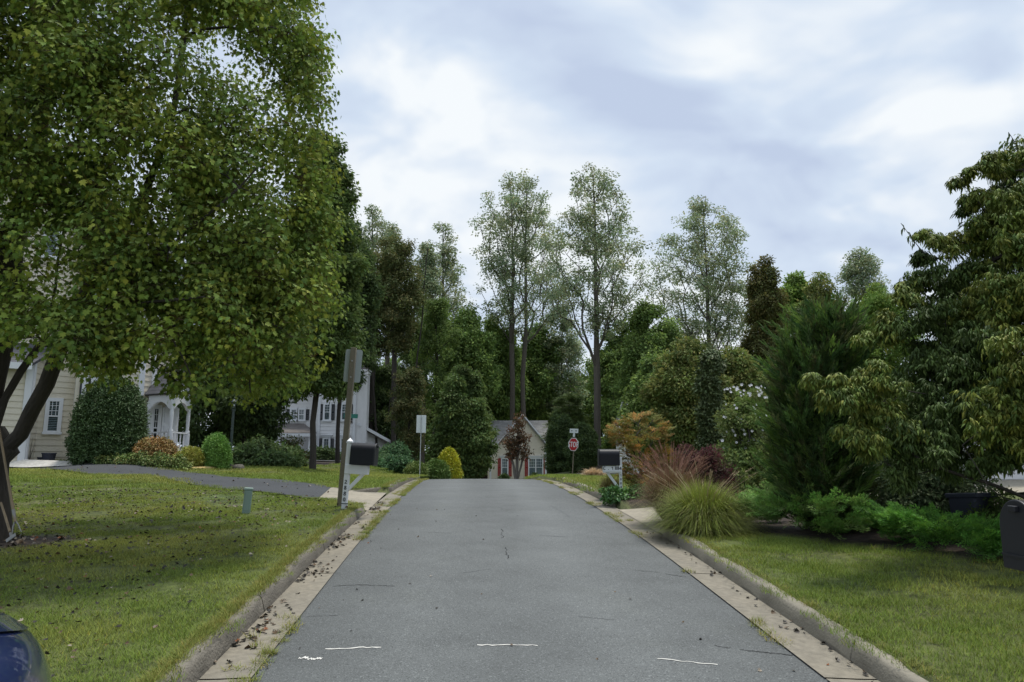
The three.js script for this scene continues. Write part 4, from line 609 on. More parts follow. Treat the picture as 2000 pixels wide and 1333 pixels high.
// ---------------------------------------------------------------- street furniture
const font = await new FontLoader().loadAsync('fonts/droid/droid_sans_bold.typeface.json');
function text(s, size, depth) { const g = new TextGeometry(s, { font, size, depth, curveSegments: 4 }); g.computeBoundingBox(); const c = g.boundingBox.getCenter(V3()); g.translate(-c.x, -c.y, 0); return g; }
function mailboxGeo(L, W, H, r = W / 2) { const s = new THREE.Shape(); s.moveTo(-W / 2, 0); s.lineTo(W / 2, 0); s.lineTo(W / 2, H - r); s.absarc(0, H - r, r, 0, Math.PI, false); s.lineTo(-W / 2, 0); const g = new THREE.ExtrudeGeometry(s, { depth: L - 0.02, bevelEnabled: true, bevelSize: 0.008, bevelThickness: 0.008, bevelSegments: 2, curveSegments: 14 }); return place(g, 0, 0.008, -L / 2 + 0.01); }
{ // black mailbox on the white post at the left driveway
  const base = P(672, 985, 12.7); base.y = gh(base.x, 12.7) - 0.05; const k = 12.7 / FOC, up = P(684, 862, 12.7).y - base.y, side = P(700, 930, 12.7).y - base.y;
  const g = thing('mailbox', 'black mailbox on a white numbered post next to the tall leaning wooden post', 'mailbox', base, -0.06); g.rotation.z = -0.055;
  part('post', [rbx(0.088, up, 0.088, 0.008, 0, up / 2, 0), place(new THREE.ConeGeometry(0.066, 0.06, 4, 1), 0, up + 0.03, 0, 0, Math.PI / 4, 0), bx(0.108, 0.02, 0.108, 0, up - 0.02, 0)], M.white, g);
  part('bracket_board', rbx(0.4, 0.16, 0.14, 0.008, 0.17, side + 0.12, 0.0), M.white, g);
  part('brace', rbx(0.06, 0.42, 0.06, 0.006, 0.15, side - 0.1, 0.0, 0, 0, -0.72), M.white, g);
  const mb = part('mailbox_body', place(mailboxGeo(0.42, 0.25, 0.36, 0.12), 0, 0, 0, 0, Math.PI / 2, 0), M.blackTop, g); mb.position.set(0.27, side + 0.205, 0.03); part('mailbox_door', [place(mailboxGeo(0.03, 0.265, 0.372, 0.127), 0.215, -0.004, 0, 0, Math.PI / 2, 0), bx(0.03, 0.03, 0.04, 0.24, 0.32, 0)], M.black, mb);
  '2880'.split('').forEach((c, i) => part('number', place(text(c, 0.065, 0.004), 0, side - 0.1 - i * 0.1, 0.0455), M.shutter, g)); part('strap', bx(0.104, 0.014, 0.104, 0, side - 0.47, 0), M.iron, g);
  shade(g);
}
{ // tall leaning wooden post with a sign seen from behind
  const a = P(663, 1000, 13), b = P(691, 680, 13.1); a.y = gh(a.x, 13) - 0.1; const d = V3().subVectors(b, a), L = d.length(), g = thing('sign_post', 'tall leaning grey wooden post carrying a metal sign seen from behind', 'sign', a); g.quaternion.setFromUnitVectors(UP, d.clone().normalize());
  part('post', rbx(0.1, L, 0.09, 0.008, 0, L / 2, 0), M.postWood, g); const w = 33 * 13 / FOC, h = 66 * 13 / FOC;
  const p = part('sign_panel', (() => { const s = new THREE.Shape(), r = 0.04; s.moveTo(-w / 2 + r, -h / 2); s.lineTo(w / 2 - r, -h / 2); s.quadraticCurveTo(w / 2, -h / 2, w / 2, -h / 2 + r); s.lineTo(w / 2, h / 2 - r); s.quadraticCurveTo(w / 2, h / 2, w / 2 - r, h / 2); s.lineTo(-w / 2 + r, h / 2); s.quadraticCurveTo(-w / 2, h / 2, -w / 2, h / 2 - r); s.lineTo(-w / 2, -h / 2 + r); s.quadraticCurveTo(-w / 2, -h / 2, -w / 2 + r, -h / 2); return new THREE.ExtrudeGeometry(s, { depth: 0.004, bevelEnabled: false }); })(), M.signBack, g); p.position.set(0, L - h / 2 - 0.02, -0.055); p.rotation.y = 0.1;
  part('bolt', [place(new THREE.CylinderGeometry(0.014, 0.014, 0.02, 8), 0, L - 0.25, 0.05, Math.PI / 2), place(new THREE.CylinderGeometry(0.014, 0.014, 0.02, 8), 0, L - 0.55, 0.05, Math.PI / 2)], M.metal, g); shade(g);
}
{ // white sign panel seen from behind on a thin metal pole
  const a = P(819.5, 928, 27), b = P(823, 812, 27); a.y = gh(a.x, 27) - 0.05; const d = V3().subVectors(b, a), L = d.length(), k = 27 / FOC, g = thing('sign_post', 'white rectangular sign seen from behind on a thin metal pole near the crest', 'sign', a); g.quaternion.setFromUnitVectors(UP, d.clone().normalize());
  part('pole', [bx(0.03, L, 0.012, 0, L / 2, 0), bx(0.012, L, 0.03, 0, L / 2, 0.012)], M.metal, g); const p = part('sign_panel', rbx(18.5 * k, 34 * k, 0.006, 0.002), M.signWhite, g); p.position.set(0, L - 17 * k + 0.01, -0.02); part('bolt', [bx(0.02, 0.02, 0.03, 0, L - 0.1, 0.02), bx(0.02, 0.02, 0.03, 0, L - 0.5, 0.02)], M.metal, g); shade(g);
}
{ // stop sign with a small arrow plate above
  const D = 34, k = D / FOC, a = P(1117.5, 937, D), b = P(1122.5, 838, D); a.y = gh(a.x, D) - 0.1; const d = V3().subVectors(b, a), L = d.length(), g = thing('stop_sign', 'red octagonal stop sign with a small white arrow plate on top', 'stop sign', a); const q = new THREE.Quaternion().setFromUnitVectors(UP, d.clone().normalize()); g.quaternion.copy(q).multiply(new THREE.Quaternion().setFromAxisAngle(UP, -0.8));
  part('pole', [bx(0.045, L - 0.15, 0.03, 0, L / 2 - 0.07, 0)], M.postWood, g);
  const oct = (R, dz) => { const s = new THREE.Shape(); for (let i = 0; i < 8; i++) { const t = (i + 0.5) / 8 * 2 * Math.PI; i ? s.lineTo(R * Math.cos(t), R * Math.sin(t)) : s.moveTo(R * Math.cos(t), R * Math.sin(t)); } return new THREE.ExtrudeGeometry(s, { depth: dz, bevelEnabled: false }); };
  const R = 12.9 * k, cy = (a.y * 0 + P(1120, 868.5, D).y) - a.y, back = part('sign_border', place(oct(R * 1.04, 0.008), 0, cy, 0.03), M.signWhite, g); part('sign_face', place(oct(R * 0.94, 0.004), 0, cy, 0.038), M.red, back); const tx = text('STOP', 0.2, 0.004); tx.scale(0.98, 1.25, 1); part('lettering', place(tx, 0, cy, 0.0425), M.signWhite, back);
  part('bracket', [bx(0.11, 0.2, 0.012, 0, L - 0.28, 0.03)], M.signWhite, g);
  const pl = part('arrow_plate', bx(0.52, 0.2, 0.01, 0, L - 0.1, 0.04), M.signWhite, g); const ar = (sx) => { const s = new THREE.Shape([[0, 0.035], [0.055, 0], [0, -0.035]].map(([x, y]) => new THREE.Vector2(x * sx, y))); if (sx < 0) s.getPoints(); return place(new THREE.ExtrudeGeometry(s, { depth: 0.003, bevelEnabled: false }), sx * 0.13, L - 0.1, 0.046); }; part('arrow', [ar(1), ar(-1), bx(0.07, 0.022, 0.003, -0.105, L - 0.1, 0.0475), bx(0.07, 0.022, 0.003, 0.105, L - 0.1, 0.0475)], M.black, pl);
  shade(g);
}
{ // green street name sign behind the leaning post
  const D = 24, k = D / FOC, a = P(674, 925, D); a.y = gh(a.x, D) - 0.05; const top = P(679, 810, D).y - a.y, g = thing('street_name_sign', 'green street name blade behind the leaning wooden post', 'street sign', a); g.rotation.z = -0.04; part('pole', cyl(0.025, 0.025, top, 0, top / 2, 0, 8), M.metal, g); part('sign_blade', bx(27 * k, 8 * k, 0.01, 0.05, top - 0.05, 0.03), M.green, g); part('bracket', bx(0.07, 0.06, 0.05, 0, top - 0.12, 0.01), M.metal, g); shade(g);
}
{ // weathered mailbox at the right driveway
  const D = 14.4, base = P(1213, 962, D); base.y = gh(base.x, D) - 0.05; const k = D / FOC, up = P(1213, 893, D).y - base.y, arm = P(1213, 917, D).y - base.y, g = thing('mailbox', 'black mailbox on a weathered white arm and post beside the orange shrub', 'mailbox', base);
  part('post', rbx(0.055, up, 0.055, 0.006, 0, up / 2, 0), M.signWhite, g); part('arm_box', [rbx(0.36, 0.13, 0.12, 0.008, -0.17, arm, 0.02), bx(0.34, 0.012, 0.14, -0.17, arm - 0.03, 0.02)], M.signWhite, g); part('brace', rbx(0.05, 0.42, 0.04, 0.005, -0.15, arm - 0.22, 0, 0, 0, 0.62), M.signWhite, g);
  const mb = part('mailbox_body', place(mailboxGeo(0.4, 0.2, 0.3, 0.1), 0, 0, 0, 0, -Math.PI / 2, 0), M.blackTop, g); mb.position.set(-0.22, arm + 0.075, 0); part('mailbox_door', place(mailboxGeo(0.02, 0.21, 0.31, 0.105), -0.21, -0.004, 0, 0, -Math.PI / 2, 0), M.black, mb);
  part('lettering', place(text('C  .  1 884', 0.06, 0.004), -0.17, arm + 0.02, 0.082), M.shutter, g); '1884'.split('').forEach((c, i) => part('number', place(text(c, 0.042, 0.003), 0, arm - 0.12 - i * 0.075, 0.029), M.shutter, g)); shade(g);
}
{ // black mailbox at the right edge of the picture
  const D = 4.15, x = P(1994, 1050, D).x, bot = P(1975, 1115, D).y, H = P(1975, 984, D).y - bot, bx0 = x + 0.42, base = V3(bx0, gh(bx0, D) - 0.05, -D), g = thing('mailbox', 'large black mailbox on a white post at the right edge of the lawn', 'mailbox', base);
  part('post', [rbx(0.1, bot - base.y, 0.1, 0.008, 0, (bot - base.y) / 2, 0), rbx(0.09, 0.5, 0.08, 0.008, -0.13, bot - base.y - 0.24, 0, 0, 0, 0.5)], M.white, g);
  const mb = part('mailbox_body', place(mailboxGeo(0.56, 0.27, H, 0.133), 0, 0, 0, 0, Math.PI / 2, 0), M.blackTop, g); mb.position.set(-0.14, bot - base.y, 0);
  part('mailbox_door', [place(mailboxGeo(0.022, 0.285, H + 0.012, 0.141), -0.285, -0.006, 0, 0, Math.PI / 2, 0), bx(0.012, 0.012, 0.27, -0.3, 0.075, 0), rbx(0.03, 0.035, 0.06, 0.006, -0.305, H - 0.03, 0)], M.black, mb); part('flag', [bx(0.01, 0.12, 0.02, 0.05, 0.3, 0.15), bx(0.1, 0.06, 0.006, 0.1, 0.36, 0.15)], M.red, mb); shade(g);
}
{ // lamp post by the house
  const D = 23, a = P(447, 919, D), b = P(456, 800, D); a.y = gh(a.x, D) - 0.05; const d = V3().subVectors(b, a), L = d.length(), g = thing('street_lamp', 'dark green lamp post with a glass lantern beside the front shrubs', 'lamp', a); g.quaternion.setFromUnitVectors(UP, d.clone().normalize());
  part('post', [cyl(0.045, 0.04, L, 0, L / 2, 0, 10), cyl(0.06, 0.06, 0.06, 0, L - 0.02, 0, 10)], M.iron, g); const ln = part('lantern', [place(new THREE.ConeGeometry(0.1, 0.09, 8), 0, L + 0.29, 0), cyl(0.02, 0.02, 0.05, 0, L + 0.35, 0, 8), cyl(0.05, 0.075, 0.03, 0, L + 0.02, 0, 8), ...[0, 1, 2, 3].map((i) => { const t = i / 4 * 6.283 + 0.4; return beam(V3(Math.cos(t) * 0.055, L + 0.03, Math.sin(t) * 0.055), V3(Math.cos(t) * 0.085, L + 0.25, Math.sin(t) * 0.085), 0.012, 0.012); })], M.iron, g); part('lantern_glass', place(new THREE.CylinderGeometry(0.078, 0.05, 0.21, 8, 1, true), 0, L + 0.14, 0), M.glass, ln); part('bulb', place(new THREE.SphereGeometry(0.03, 8, 8), 0, L + 0.13, 0), M.white, ln); shade(g);
}
{ // green utility pedestal
  const D = 11.9, a = P(480, 1000, D), k = D / FOC; a.y = gh(a.x, D) - 0.02; const h = 48 * k, g = thing('utility_pedestal', 'small green cable pedestal standing in the left lawn', 'utility box', a, 0.35); g.rotation.z = -0.06; part('body', [rbx(0.125, h, 0.13, 0.015, 0, h / 2, 0)], M.box, g); part('cap', rbx(0.14, 0.05, 0.145, 0.015, 0, h + 0.0, 0), M.box, g); part('front_cover', rbx(0.09, h * 0.75, 0.012, 0.004, 0.004, h * 0.55, 0.068), M.box, g); shade(g);
}
{ // tools leaning against the maple
  const f = (name, label, p0, p1, D0, D1, head) => { const a = P(...p0, D0), b = P(...p1, D1); a.y = Math.max(a.y, gh(a.x, D0)); const d = V3().subVectors(b, a), L = d.length(), g = thing(name, label, 'tool', a); g.quaternion.setFromUnitVectors(UP, d.clone().normalize()); part('handle', cyl(0.016, 0.013, L - 0.15, 0, L / 2 + 0.1, 0, 8), M.toolWood, g); head(g); shade(g); };
  f('garden_fork', 'long-handled garden fork leaning on the maple trunk', [34, 1046], [-4, 830], 8.3, 8.9, (g) => { const b = new MB(); for (const s of [-1, 1]) b.tube([V3(0, 0.2, 0), V3(s * 0.03, 0.12, 0.01), V3(s * 0.055, 0, 0.02)], [0.009, 0.008, 0.005], 6); b.tube([V3(0, 0.34, 0), V3(0, 0.18, 0)], [0.019, 0.014], 8); part('tines', b.geo(), M.steel, g); });
  f('garden_hoe', 'short-handled hoe standing at the foot of the maple', [24, 1056], [2, 985], 8.2, 8.7, (g) => part('blade', [rbx(0.11, 0.06, 0.01, 0.003, 0.0, 0.03, 0.02), cyl(0.016, 0.014, 0.1, 0, 0.1, 0, 8)], M.steel, g));
}
{ // pots by the beige wall, rock, marker posts, bin
  const pot = (label, px, D, r, h) => { const a = P(px, 890, D); a.y = gh(a.x, D) - 0.02; const g = thing('plant_pot', label, 'pot', a); part('pot_body', new THREE.LatheGeometry([[0.001, 0.01], [r * 0.75, 0], [r, h * 0.9], [r * 1.08, h * 0.9], [r * 1.08, h], [r * 0.94, h], [r * 0.9, h * 0.85], [0.001, h * 0.85]].map((p) => new THREE.Vector2(...p)), 16), M.bin, g); shade(g); return g; };
  pot('large black plant pot below the window of the beige house', 95, 23.1, 0.2, 0.36); pot('small black pot close left of the large pot', 81, 23.2, 0.12, 0.2); const pp = pot('low black planter with bare stems by the beige house', 57, 22.7, 0.15, 0.16); { const b = new MB(), r = rng(77); for (let i = 0; i < 7; i++) { const t = r() * 6.28; b.tube([V3(0, 0.1, 0), V3(Math.cos(t) * 0.06, 0.4, Math.sin(t) * 0.06), V3(Math.cos(t) * 0.16, 0.5 + r() * 0.5, Math.sin(t) * 0.16)], [0.008, 0.006, 0.003], 4); } part('stem', b.geo(), M.barkDark, pp); }
  const rk = P(464, 921, 22.8); rk.y = gh(rk.x, 22.8) + 0.02; const sg = new THREE.IcosahedronGeometry(0.17, 4), p = sg.attributes.position; for (let i = 0; i < p.count; i++) { const v = V3().fromBufferAttribute(p, i), k = 1 + 0.35 * (noise2(v.x * 9 + 4, v.y * 9 + v.z * 7, 3) - 0.5); p.setXYZ(i, v.x * k * 1.15, v.y * k * 0.85, v.z * k); } sg.computeVertexNormals(); const rm = new THREE.Mesh(sg, M.rock); rm.name = numbered('boulder'); rm.position.copy(rk); scene.add(shade(rm)); tag(rm, 'rounded grey boulder at the foot of the lamp post', 'rock');
  const mp = (label, px, D, h, m) => { const a = P(px, 938, D); a.y = 1.9 - 0.039 * D - 0.3; const g = thing('marker_post', label, 'post', a); part('post', rbx(0.09, h, 0.09, 0.01, 0, h / 2, 0), m, g); part('cap', bx(0.11, 0.03, 0.11, 0, h, 0), m, g); shade(g); };
  mp('white post beside the magnolia beyond the crest', 906, 38, 0.95, M.white);
  const ba = P(1900, 1010, 8.9); ba.y = gh(ba.x, 8.9); const bh = P(1900, 962, 8.9).y - ba.y, bg = thing('wheelie_bin', 'dark wheeled rubbish bin in front of the white house behind the dogwood', 'bin', ba, 0.3); part('body', (() => { const g = new RoundedBoxGeometry(0.3, bh * 0.86, 0.36, 3, 0.03), q = g.attributes.position; for (let i = 0; i < q.count; i++) { const s = 1 + 0.18 * (q.getY(i) / bh); q.setX(i, q.getX(i) * s); q.setZ(i, q.getZ(i) * s); } return place(g, 0, bh * 0.43 + 0.03, 0); })(), M.bin, bg); part('lid', rbx(0.36, 0.06, 0.44, 0.02, 0, bh * 0.92, 0.01, -0.06), M.bin, bg); for (const s of [-1, 1]) part('wheel', place(new THREE.CylinderGeometry(0.07, 0.07, 0.04, 14), s * 0.15, 0.07, -0.18, 0, 0, Math.PI / 2), M.tyre, bg); shade(bg);
  const pa = []; for (let i = 0; i <= 10; i++) { const u = i / 10; pa.push(P(lerp(372, 432, u), lerp(925, 915, u) - 2.5 * Math.sin(u * 3), lerp(21.6, 22.6, u))); } const eb = new MB(); pa.forEach((q) => q.y = gh(q.x, -q.z) + 0.03); eb.tube(pa, pa.map(() => 0.06), 6); const em = new THREE.Mesh(eb.geo(), M.gold); em.name = numbered('bed_edging'); scene.add(shade(em)); tag(em, 'tan curved edging strip along the planting bed by the lamp post', 'edging');
}
{ // dark blue car whose front corner reaches into the picture at lower left
  const g = thing('parked_car', 'glossy dark blue car front corner at the lower left edge of the picture', 'car', [-2.0, 0.04, -0.5], 0);
  const loft = (n, m, f) => { const b = new MB(); for (let i = 0; i <= n; i++) for (let j = 0; j <= m; j++) { const [x, y, z] = f(i / n, j / m); b.v(x, y, z, 0, 1, 0, i / n, j / m); } for (let i = 0; i < n; i++) for (let j = 0; j < m; j++) { const a = i * (m + 1) + j, c = a + m + 1; b.i.push(a, c, a + 1, a + 1, c, c + 1); } const q = b.geo(); q.computeVertexNormals(); return q; };
  const Lc = 4.5, half = (s) => 0.92 * Math.pow(clamp01(1 - Math.pow(Math.abs(s * 2 - 1), 3)), 0.5), belt = (s) => 1.3 + 0.16 * sstep(0, 0.24, s) - 0.08 * sstep(0.8, 1, s) - 0.06 * Math.pow(1 - sstep(0, 0.05, s), 2);
  const body = (s, t) => { const a = t * Math.PI, w = half(s), c = Math.cos(a), sn = Math.sin(a), x = -w * Math.sign(c) * Math.pow(Math.abs(c), 0.34), top = belt(s), y = 0.24 + (top - 0.24) * Math.pow(sn, 0.3); return [x, y, (s - 0.5) * Lc]; };
  part('body', loft(64, 40, body), M.car, g);
  part('hood', loft(26, 24, (u, v) => { const s = 0.06 + 0.21 * u, w = half(s), q = Math.abs(v * 2 - 1) * 0.78, x = (v * 2 - 1) * 0.78 * w, c = Math.pow(q, 1 / 0.34), sn = Math.sqrt(1 - c * c); return [x, 0.24 + (belt(s) - 0.24) * Math.pow(sn, 0.3) + 0.008 + 0.016 * Math.exp(-(((q - 0.6) / 0.07) ** 2)), (s - 0.5) * Lc]; }), M.car, g);
  part('cabin', loft(30, 24, (u, v) => { const s = 0.27 + 0.6 * u, a = v * Math.PI, w = half(s) * (0.86 - 0.02), hgt = 0.52 * sstep(0, 0.28, u) * sstep(1, 0.75, u), c = Math.cos(a), sn = Math.sin(a); return [-w * Math.sign(c) * Math.pow(Math.abs(c), 0.45) * (1 - 0.18 * sn), belt(s) - 0.02 + hgt * Math.pow(sn, 0.45), (s - 0.5) * Lc]; }), M.carGlass, g);
  part('roof', loft(12, 12, (u, v) => { const s = 0.45 + 0.27 * u; return [(v * 2 - 1) * 0.6, belt(s) + 0.515 - 0.05 * (v * 2 - 1) ** 2 - 0.05 * (u * 2 - 1) ** 2 + 0.01, (s - 0.5) * Lc]; }), M.car, g);
  for (const [sx, z] of [[-1, -1.4], [1, -1.4], [-1, 1.35], [1, 1.35]]) { const w = part('wheel', place(new THREE.TorusGeometry(0.23, 0.095, 10, 24), 0, 0, 0, 0, Math.PI / 2, 0), M.tyre, g); w.position.set(sx * 0.84, 0.32, z); part('rim', place(new THREE.CylinderGeometry(0.2, 0.2, 0.12, 18), 0, 0, 0, 0, 0, Math.PI / 2), M.metal, w); }
  for (const s of [-1, 1]) part('headlight', place(new THREE.SphereGeometry(0.13, 12, 8), s * 0.56, 0.58, -2.1), M.glass, g);
  shade(g);
}

// ---------------------------------------------------------------- trees
{ // the big maple on the left
  const r = rng(7), base = P(-24, 1062, 9.2); base.y = gh(base.x, 9.2) - 0.08;
  const g = thing('maple_tree', 'large spreading maple with a few orange leaves on the left lawn', 'tree', base), Q = (l) => ({ pts: l.map((q) => P(...q).sub(base)), w: 8 });
  const stems = [{ pts: [V3(0, 0, 0), ...[[-22, 960, 9.2], [-18, 900, 9.2]].map((q) => P(...q).sub(base))], w: 1, join: false },
    Q([[2, 885, 9.15], [38, 850, 9.1], [63, 798, 9.0], [90, 750, 8.9], [112, 690, 8.8], [150, 600, 8.8], [215, 500, 8.7], [280, 380, 8.6], [330, 250, 8.7], [352, 120, 8.8], [365, 20, 8.9]]),
    Q([[-14, 850, 9.2], [8, 780, 9.25], [40, 725, 9.3], [78, 672, 9.4], [100, 600, 9.5], [118, 480, 9.6], [140, 370, 9.7], [160, 240, 9.8]]),
    Q([[-34, 840, 9.2], [-14, 740, 9.2], [12, 620, 9.2], [22, 480, 9.2], [72, 300, 9.2], [96, 120, 9.2], [92, -60, 9.2], [85, -200, 9.2]]),
    Q([[-60, 820, 9.3], [-110, 700, 9.4], [-170, 520, 9.6], [-230, 300, 9.7]]), Q([[240, 560, 8.4], [335, 480, 8.1], [430, 400, 8.0], [500, 330, 8.0]]), Q([[200, 600, 8.5], [300, 590, 8.0], [400, 580, 7.7]])];
  const c0 = P(70, 480, 9.3).sub(base), tg = [];
  const edge = [[-250, 300], [-60, 590], [0, 606], [60, 612], [150, 628], [250, 634], [300, 620], [350, 636], [430, 648], [500, 632], [550, 640], [620, 650], [680, 636], [720, 612], [760, 545], [800, 480], [812, 400]], right = (py) => { if (py <= edge[0][0]) return edge[0][1]; for (let i = 1; i < edge.length; i++) if (py <= edge[i][0]) return lerp(edge[i - 1][1], edge[i][1], (py - edge[i - 1][0]) / (edge[i][0] - edge[i - 1][0])); return 340; };
  const bottom = (px) => px < 60 ? 640 : px < 130 ? 670 : px < 200 ? 700 : px < 260 ? 725 : px < 330 ? 690 : px < 420 ? 750 : px < 478 ? 732 : px < 520 ? 785 : 760;
  let guard = 0; while (tg.length < 640 && guard++ < 40000) {
    const px = -420 + r() * 1070, py = -330 + r() * 1140, mx = right(py); if (px > mx - 8 || py > bottom(px) + 10) continue;
    const u = clamp01(1 - (px - 110) / (mx - 110)), dep = 2.3 * Math.sqrt(clamp01(1 - Math.pow(1 - u, 2.4))) * Math.min(1, 0.45 + (py + 360) / 700), D = 9.7 + (r() < 0.72 ? -1 : 1) * dep * Math.pow(r(), 0.5) + 0.2;
    if (noise2(px / 42, py / 36, 41) < 0.33 && r() < 0.7) continue; if (px < 140 && py > 330 && r() < 0.5) continue;
    if (py < 300 && px > 200 && r() < 0.35) continue;
    tg.push({ p: P(px, py, D).sub(base), r: 0.4, w: 0.6 + 0.8 * r() });
  }
  const inside2 = (p) => { const q = p.clone().add(base), z = -q.z, s = z, e = (q.y - EYE) / s, v = (e * CP - SP) / (CP + e * SP), F = CP - v * SP, px = 1000 + q.x / z * F * FOC, py = 666.5 - v * FOC; return px < right(py) + 8 && py < bottom(px) + 6 + 22 * noise2(px / 12, 3, 4); };
  part('trunk', wood(r, stems, tg, 0.008, 0.2, { rise: 0.35, step: 0.35, wob: 0.05, flare: 1.4, pow: 0.62, minY: P(100, 690, 9).y - base.y, fall: 0.5, bow: 0.12 }), M.barkDark, g);
  crown(g, 'crown', r, tg, { geos: S.maple, pal: PAL.maple, per: 11, k: 1.68, shell: 0.6, flat: 1.15, clip: inside2 });
  shade(g);
}
{ // dogwood on the right
  const o = { seed: 31, root: [6.3, 7.6], dense: 60, cr: 0.42, per: 30, geos: S.whorl, scale: 0.8, flat: 0.8, k: 1.6, pal: [[0.115, 0.145, 0.032], [0.08, 0.12, 0.028], [0.15, 0.165, 0.035], [0.06, 0.1, 0.025], [0.1, 0.135, 0.03]], tip: 0.006, rb: 0.075, rise: 0.15, step: 0.2, shellT: 0.3, flare: 1.3, stemName: 'trunk', leafName: 'crown', pow: 0.55, mat: M.leafSheen,
    stems: [[[2100, 1040, 7.6], [2060, 1000, 7.5], [1960, 955, 7.4], [1880, 930, 7.3], [1800, 900, 7.4]], [[2090, 1030, 7.6], [2040, 900, 7.6], [1990, 760, 7.7], [1950, 600, 7.9], [1930, 450, 8]], [[2060, 1000, 7.6], [1985, 985, 7.0], [1930, 950, 6.9], [1880, 870, 7.0]]] };
  o.root = [P(2110, 1060, 7.6).x, 7.6];
  const g = bush('dogwood_tree', 'dogwood with drooping yellow-green leaves filling the right edge', 'tree', [
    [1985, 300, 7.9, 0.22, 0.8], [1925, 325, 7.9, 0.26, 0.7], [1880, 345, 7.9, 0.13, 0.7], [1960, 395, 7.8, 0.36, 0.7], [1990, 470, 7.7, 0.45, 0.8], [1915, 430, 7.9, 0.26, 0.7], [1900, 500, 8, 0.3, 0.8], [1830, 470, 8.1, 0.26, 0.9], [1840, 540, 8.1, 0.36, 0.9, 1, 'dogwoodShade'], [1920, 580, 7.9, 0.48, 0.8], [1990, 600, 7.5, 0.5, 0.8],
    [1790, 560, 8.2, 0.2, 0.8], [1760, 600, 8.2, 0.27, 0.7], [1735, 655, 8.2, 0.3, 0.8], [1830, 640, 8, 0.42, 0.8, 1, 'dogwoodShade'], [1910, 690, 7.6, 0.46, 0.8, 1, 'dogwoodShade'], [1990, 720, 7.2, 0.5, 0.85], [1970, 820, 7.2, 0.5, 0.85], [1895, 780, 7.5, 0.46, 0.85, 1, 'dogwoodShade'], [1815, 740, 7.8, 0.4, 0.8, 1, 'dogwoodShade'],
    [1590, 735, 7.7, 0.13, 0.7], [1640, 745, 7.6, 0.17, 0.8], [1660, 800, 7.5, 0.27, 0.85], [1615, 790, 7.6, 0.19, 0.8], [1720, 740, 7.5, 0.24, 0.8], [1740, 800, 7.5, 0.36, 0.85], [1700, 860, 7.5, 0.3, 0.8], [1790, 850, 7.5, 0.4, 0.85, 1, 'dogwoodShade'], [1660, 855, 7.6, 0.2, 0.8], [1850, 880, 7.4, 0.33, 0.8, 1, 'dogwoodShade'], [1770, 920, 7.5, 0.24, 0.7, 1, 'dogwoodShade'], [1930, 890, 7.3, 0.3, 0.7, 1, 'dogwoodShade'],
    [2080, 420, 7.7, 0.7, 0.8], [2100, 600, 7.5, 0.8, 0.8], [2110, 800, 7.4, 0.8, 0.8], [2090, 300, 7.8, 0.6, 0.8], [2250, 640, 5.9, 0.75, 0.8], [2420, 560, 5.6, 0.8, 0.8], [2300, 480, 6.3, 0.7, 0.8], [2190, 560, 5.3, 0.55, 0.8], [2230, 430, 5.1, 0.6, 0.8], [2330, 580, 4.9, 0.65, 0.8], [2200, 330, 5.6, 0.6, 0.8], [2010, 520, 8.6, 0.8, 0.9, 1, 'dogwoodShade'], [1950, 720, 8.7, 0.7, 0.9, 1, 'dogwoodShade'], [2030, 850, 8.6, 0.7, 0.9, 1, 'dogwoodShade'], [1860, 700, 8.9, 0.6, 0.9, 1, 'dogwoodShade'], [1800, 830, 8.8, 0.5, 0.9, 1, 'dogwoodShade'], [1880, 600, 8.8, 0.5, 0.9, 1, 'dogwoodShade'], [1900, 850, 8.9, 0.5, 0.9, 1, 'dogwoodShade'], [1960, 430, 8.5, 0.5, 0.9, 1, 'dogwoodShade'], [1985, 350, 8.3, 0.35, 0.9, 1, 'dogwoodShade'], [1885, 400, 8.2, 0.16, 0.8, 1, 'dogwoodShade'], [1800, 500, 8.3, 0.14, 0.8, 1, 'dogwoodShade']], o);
  // two bare shoots with single hanging leaves, as on the crown's outline
  const r = rng(5), base = g.position, b = new MB(), lv = new MB();
  for (const [pts, n] of [[[[1806, 496, 8.1], [1785, 470, 8.1], [1760, 436, 8.1]], 8], [[[1995, 310, 7.9], [1985, 282, 7.9], [1970, 258, 7.9]], 8], [[[1925, 415, 7.9], [1895, 375, 7.9], [1872, 352, 7.9]], 7]]) { const q = pts.map((p) => P(...p).sub(base)), cv = new THREE.CatmullRomCurve3(q); b.tube(cv.getPoints(8), Array.from({ length: 9 }, (_, i) => 0.006 - i * 0.0004), 5); for (let i = 0; i < n; i++) { const p = cv.getPoint(0.2 + 0.8 * i / (n - 1)), s = i % 2 ? 1 : -1; addLeaf(lv, p, V3(s * 0.5, -0.75, (r() - 0.5)).normalize(), V3(s, 0.6, 0.3), 0.095 + r() * 0.02, 0.045, 'drop', [0.07, 0.1, 0.035]); } }
  part('shoot', b.geo(), M.barkDark, g); part('shoot_leaves', lv.geo(), M.leaf, g).userData.kind = 'stuff'; shade(g);
}
const BG = 'woodland trees behind the houses';
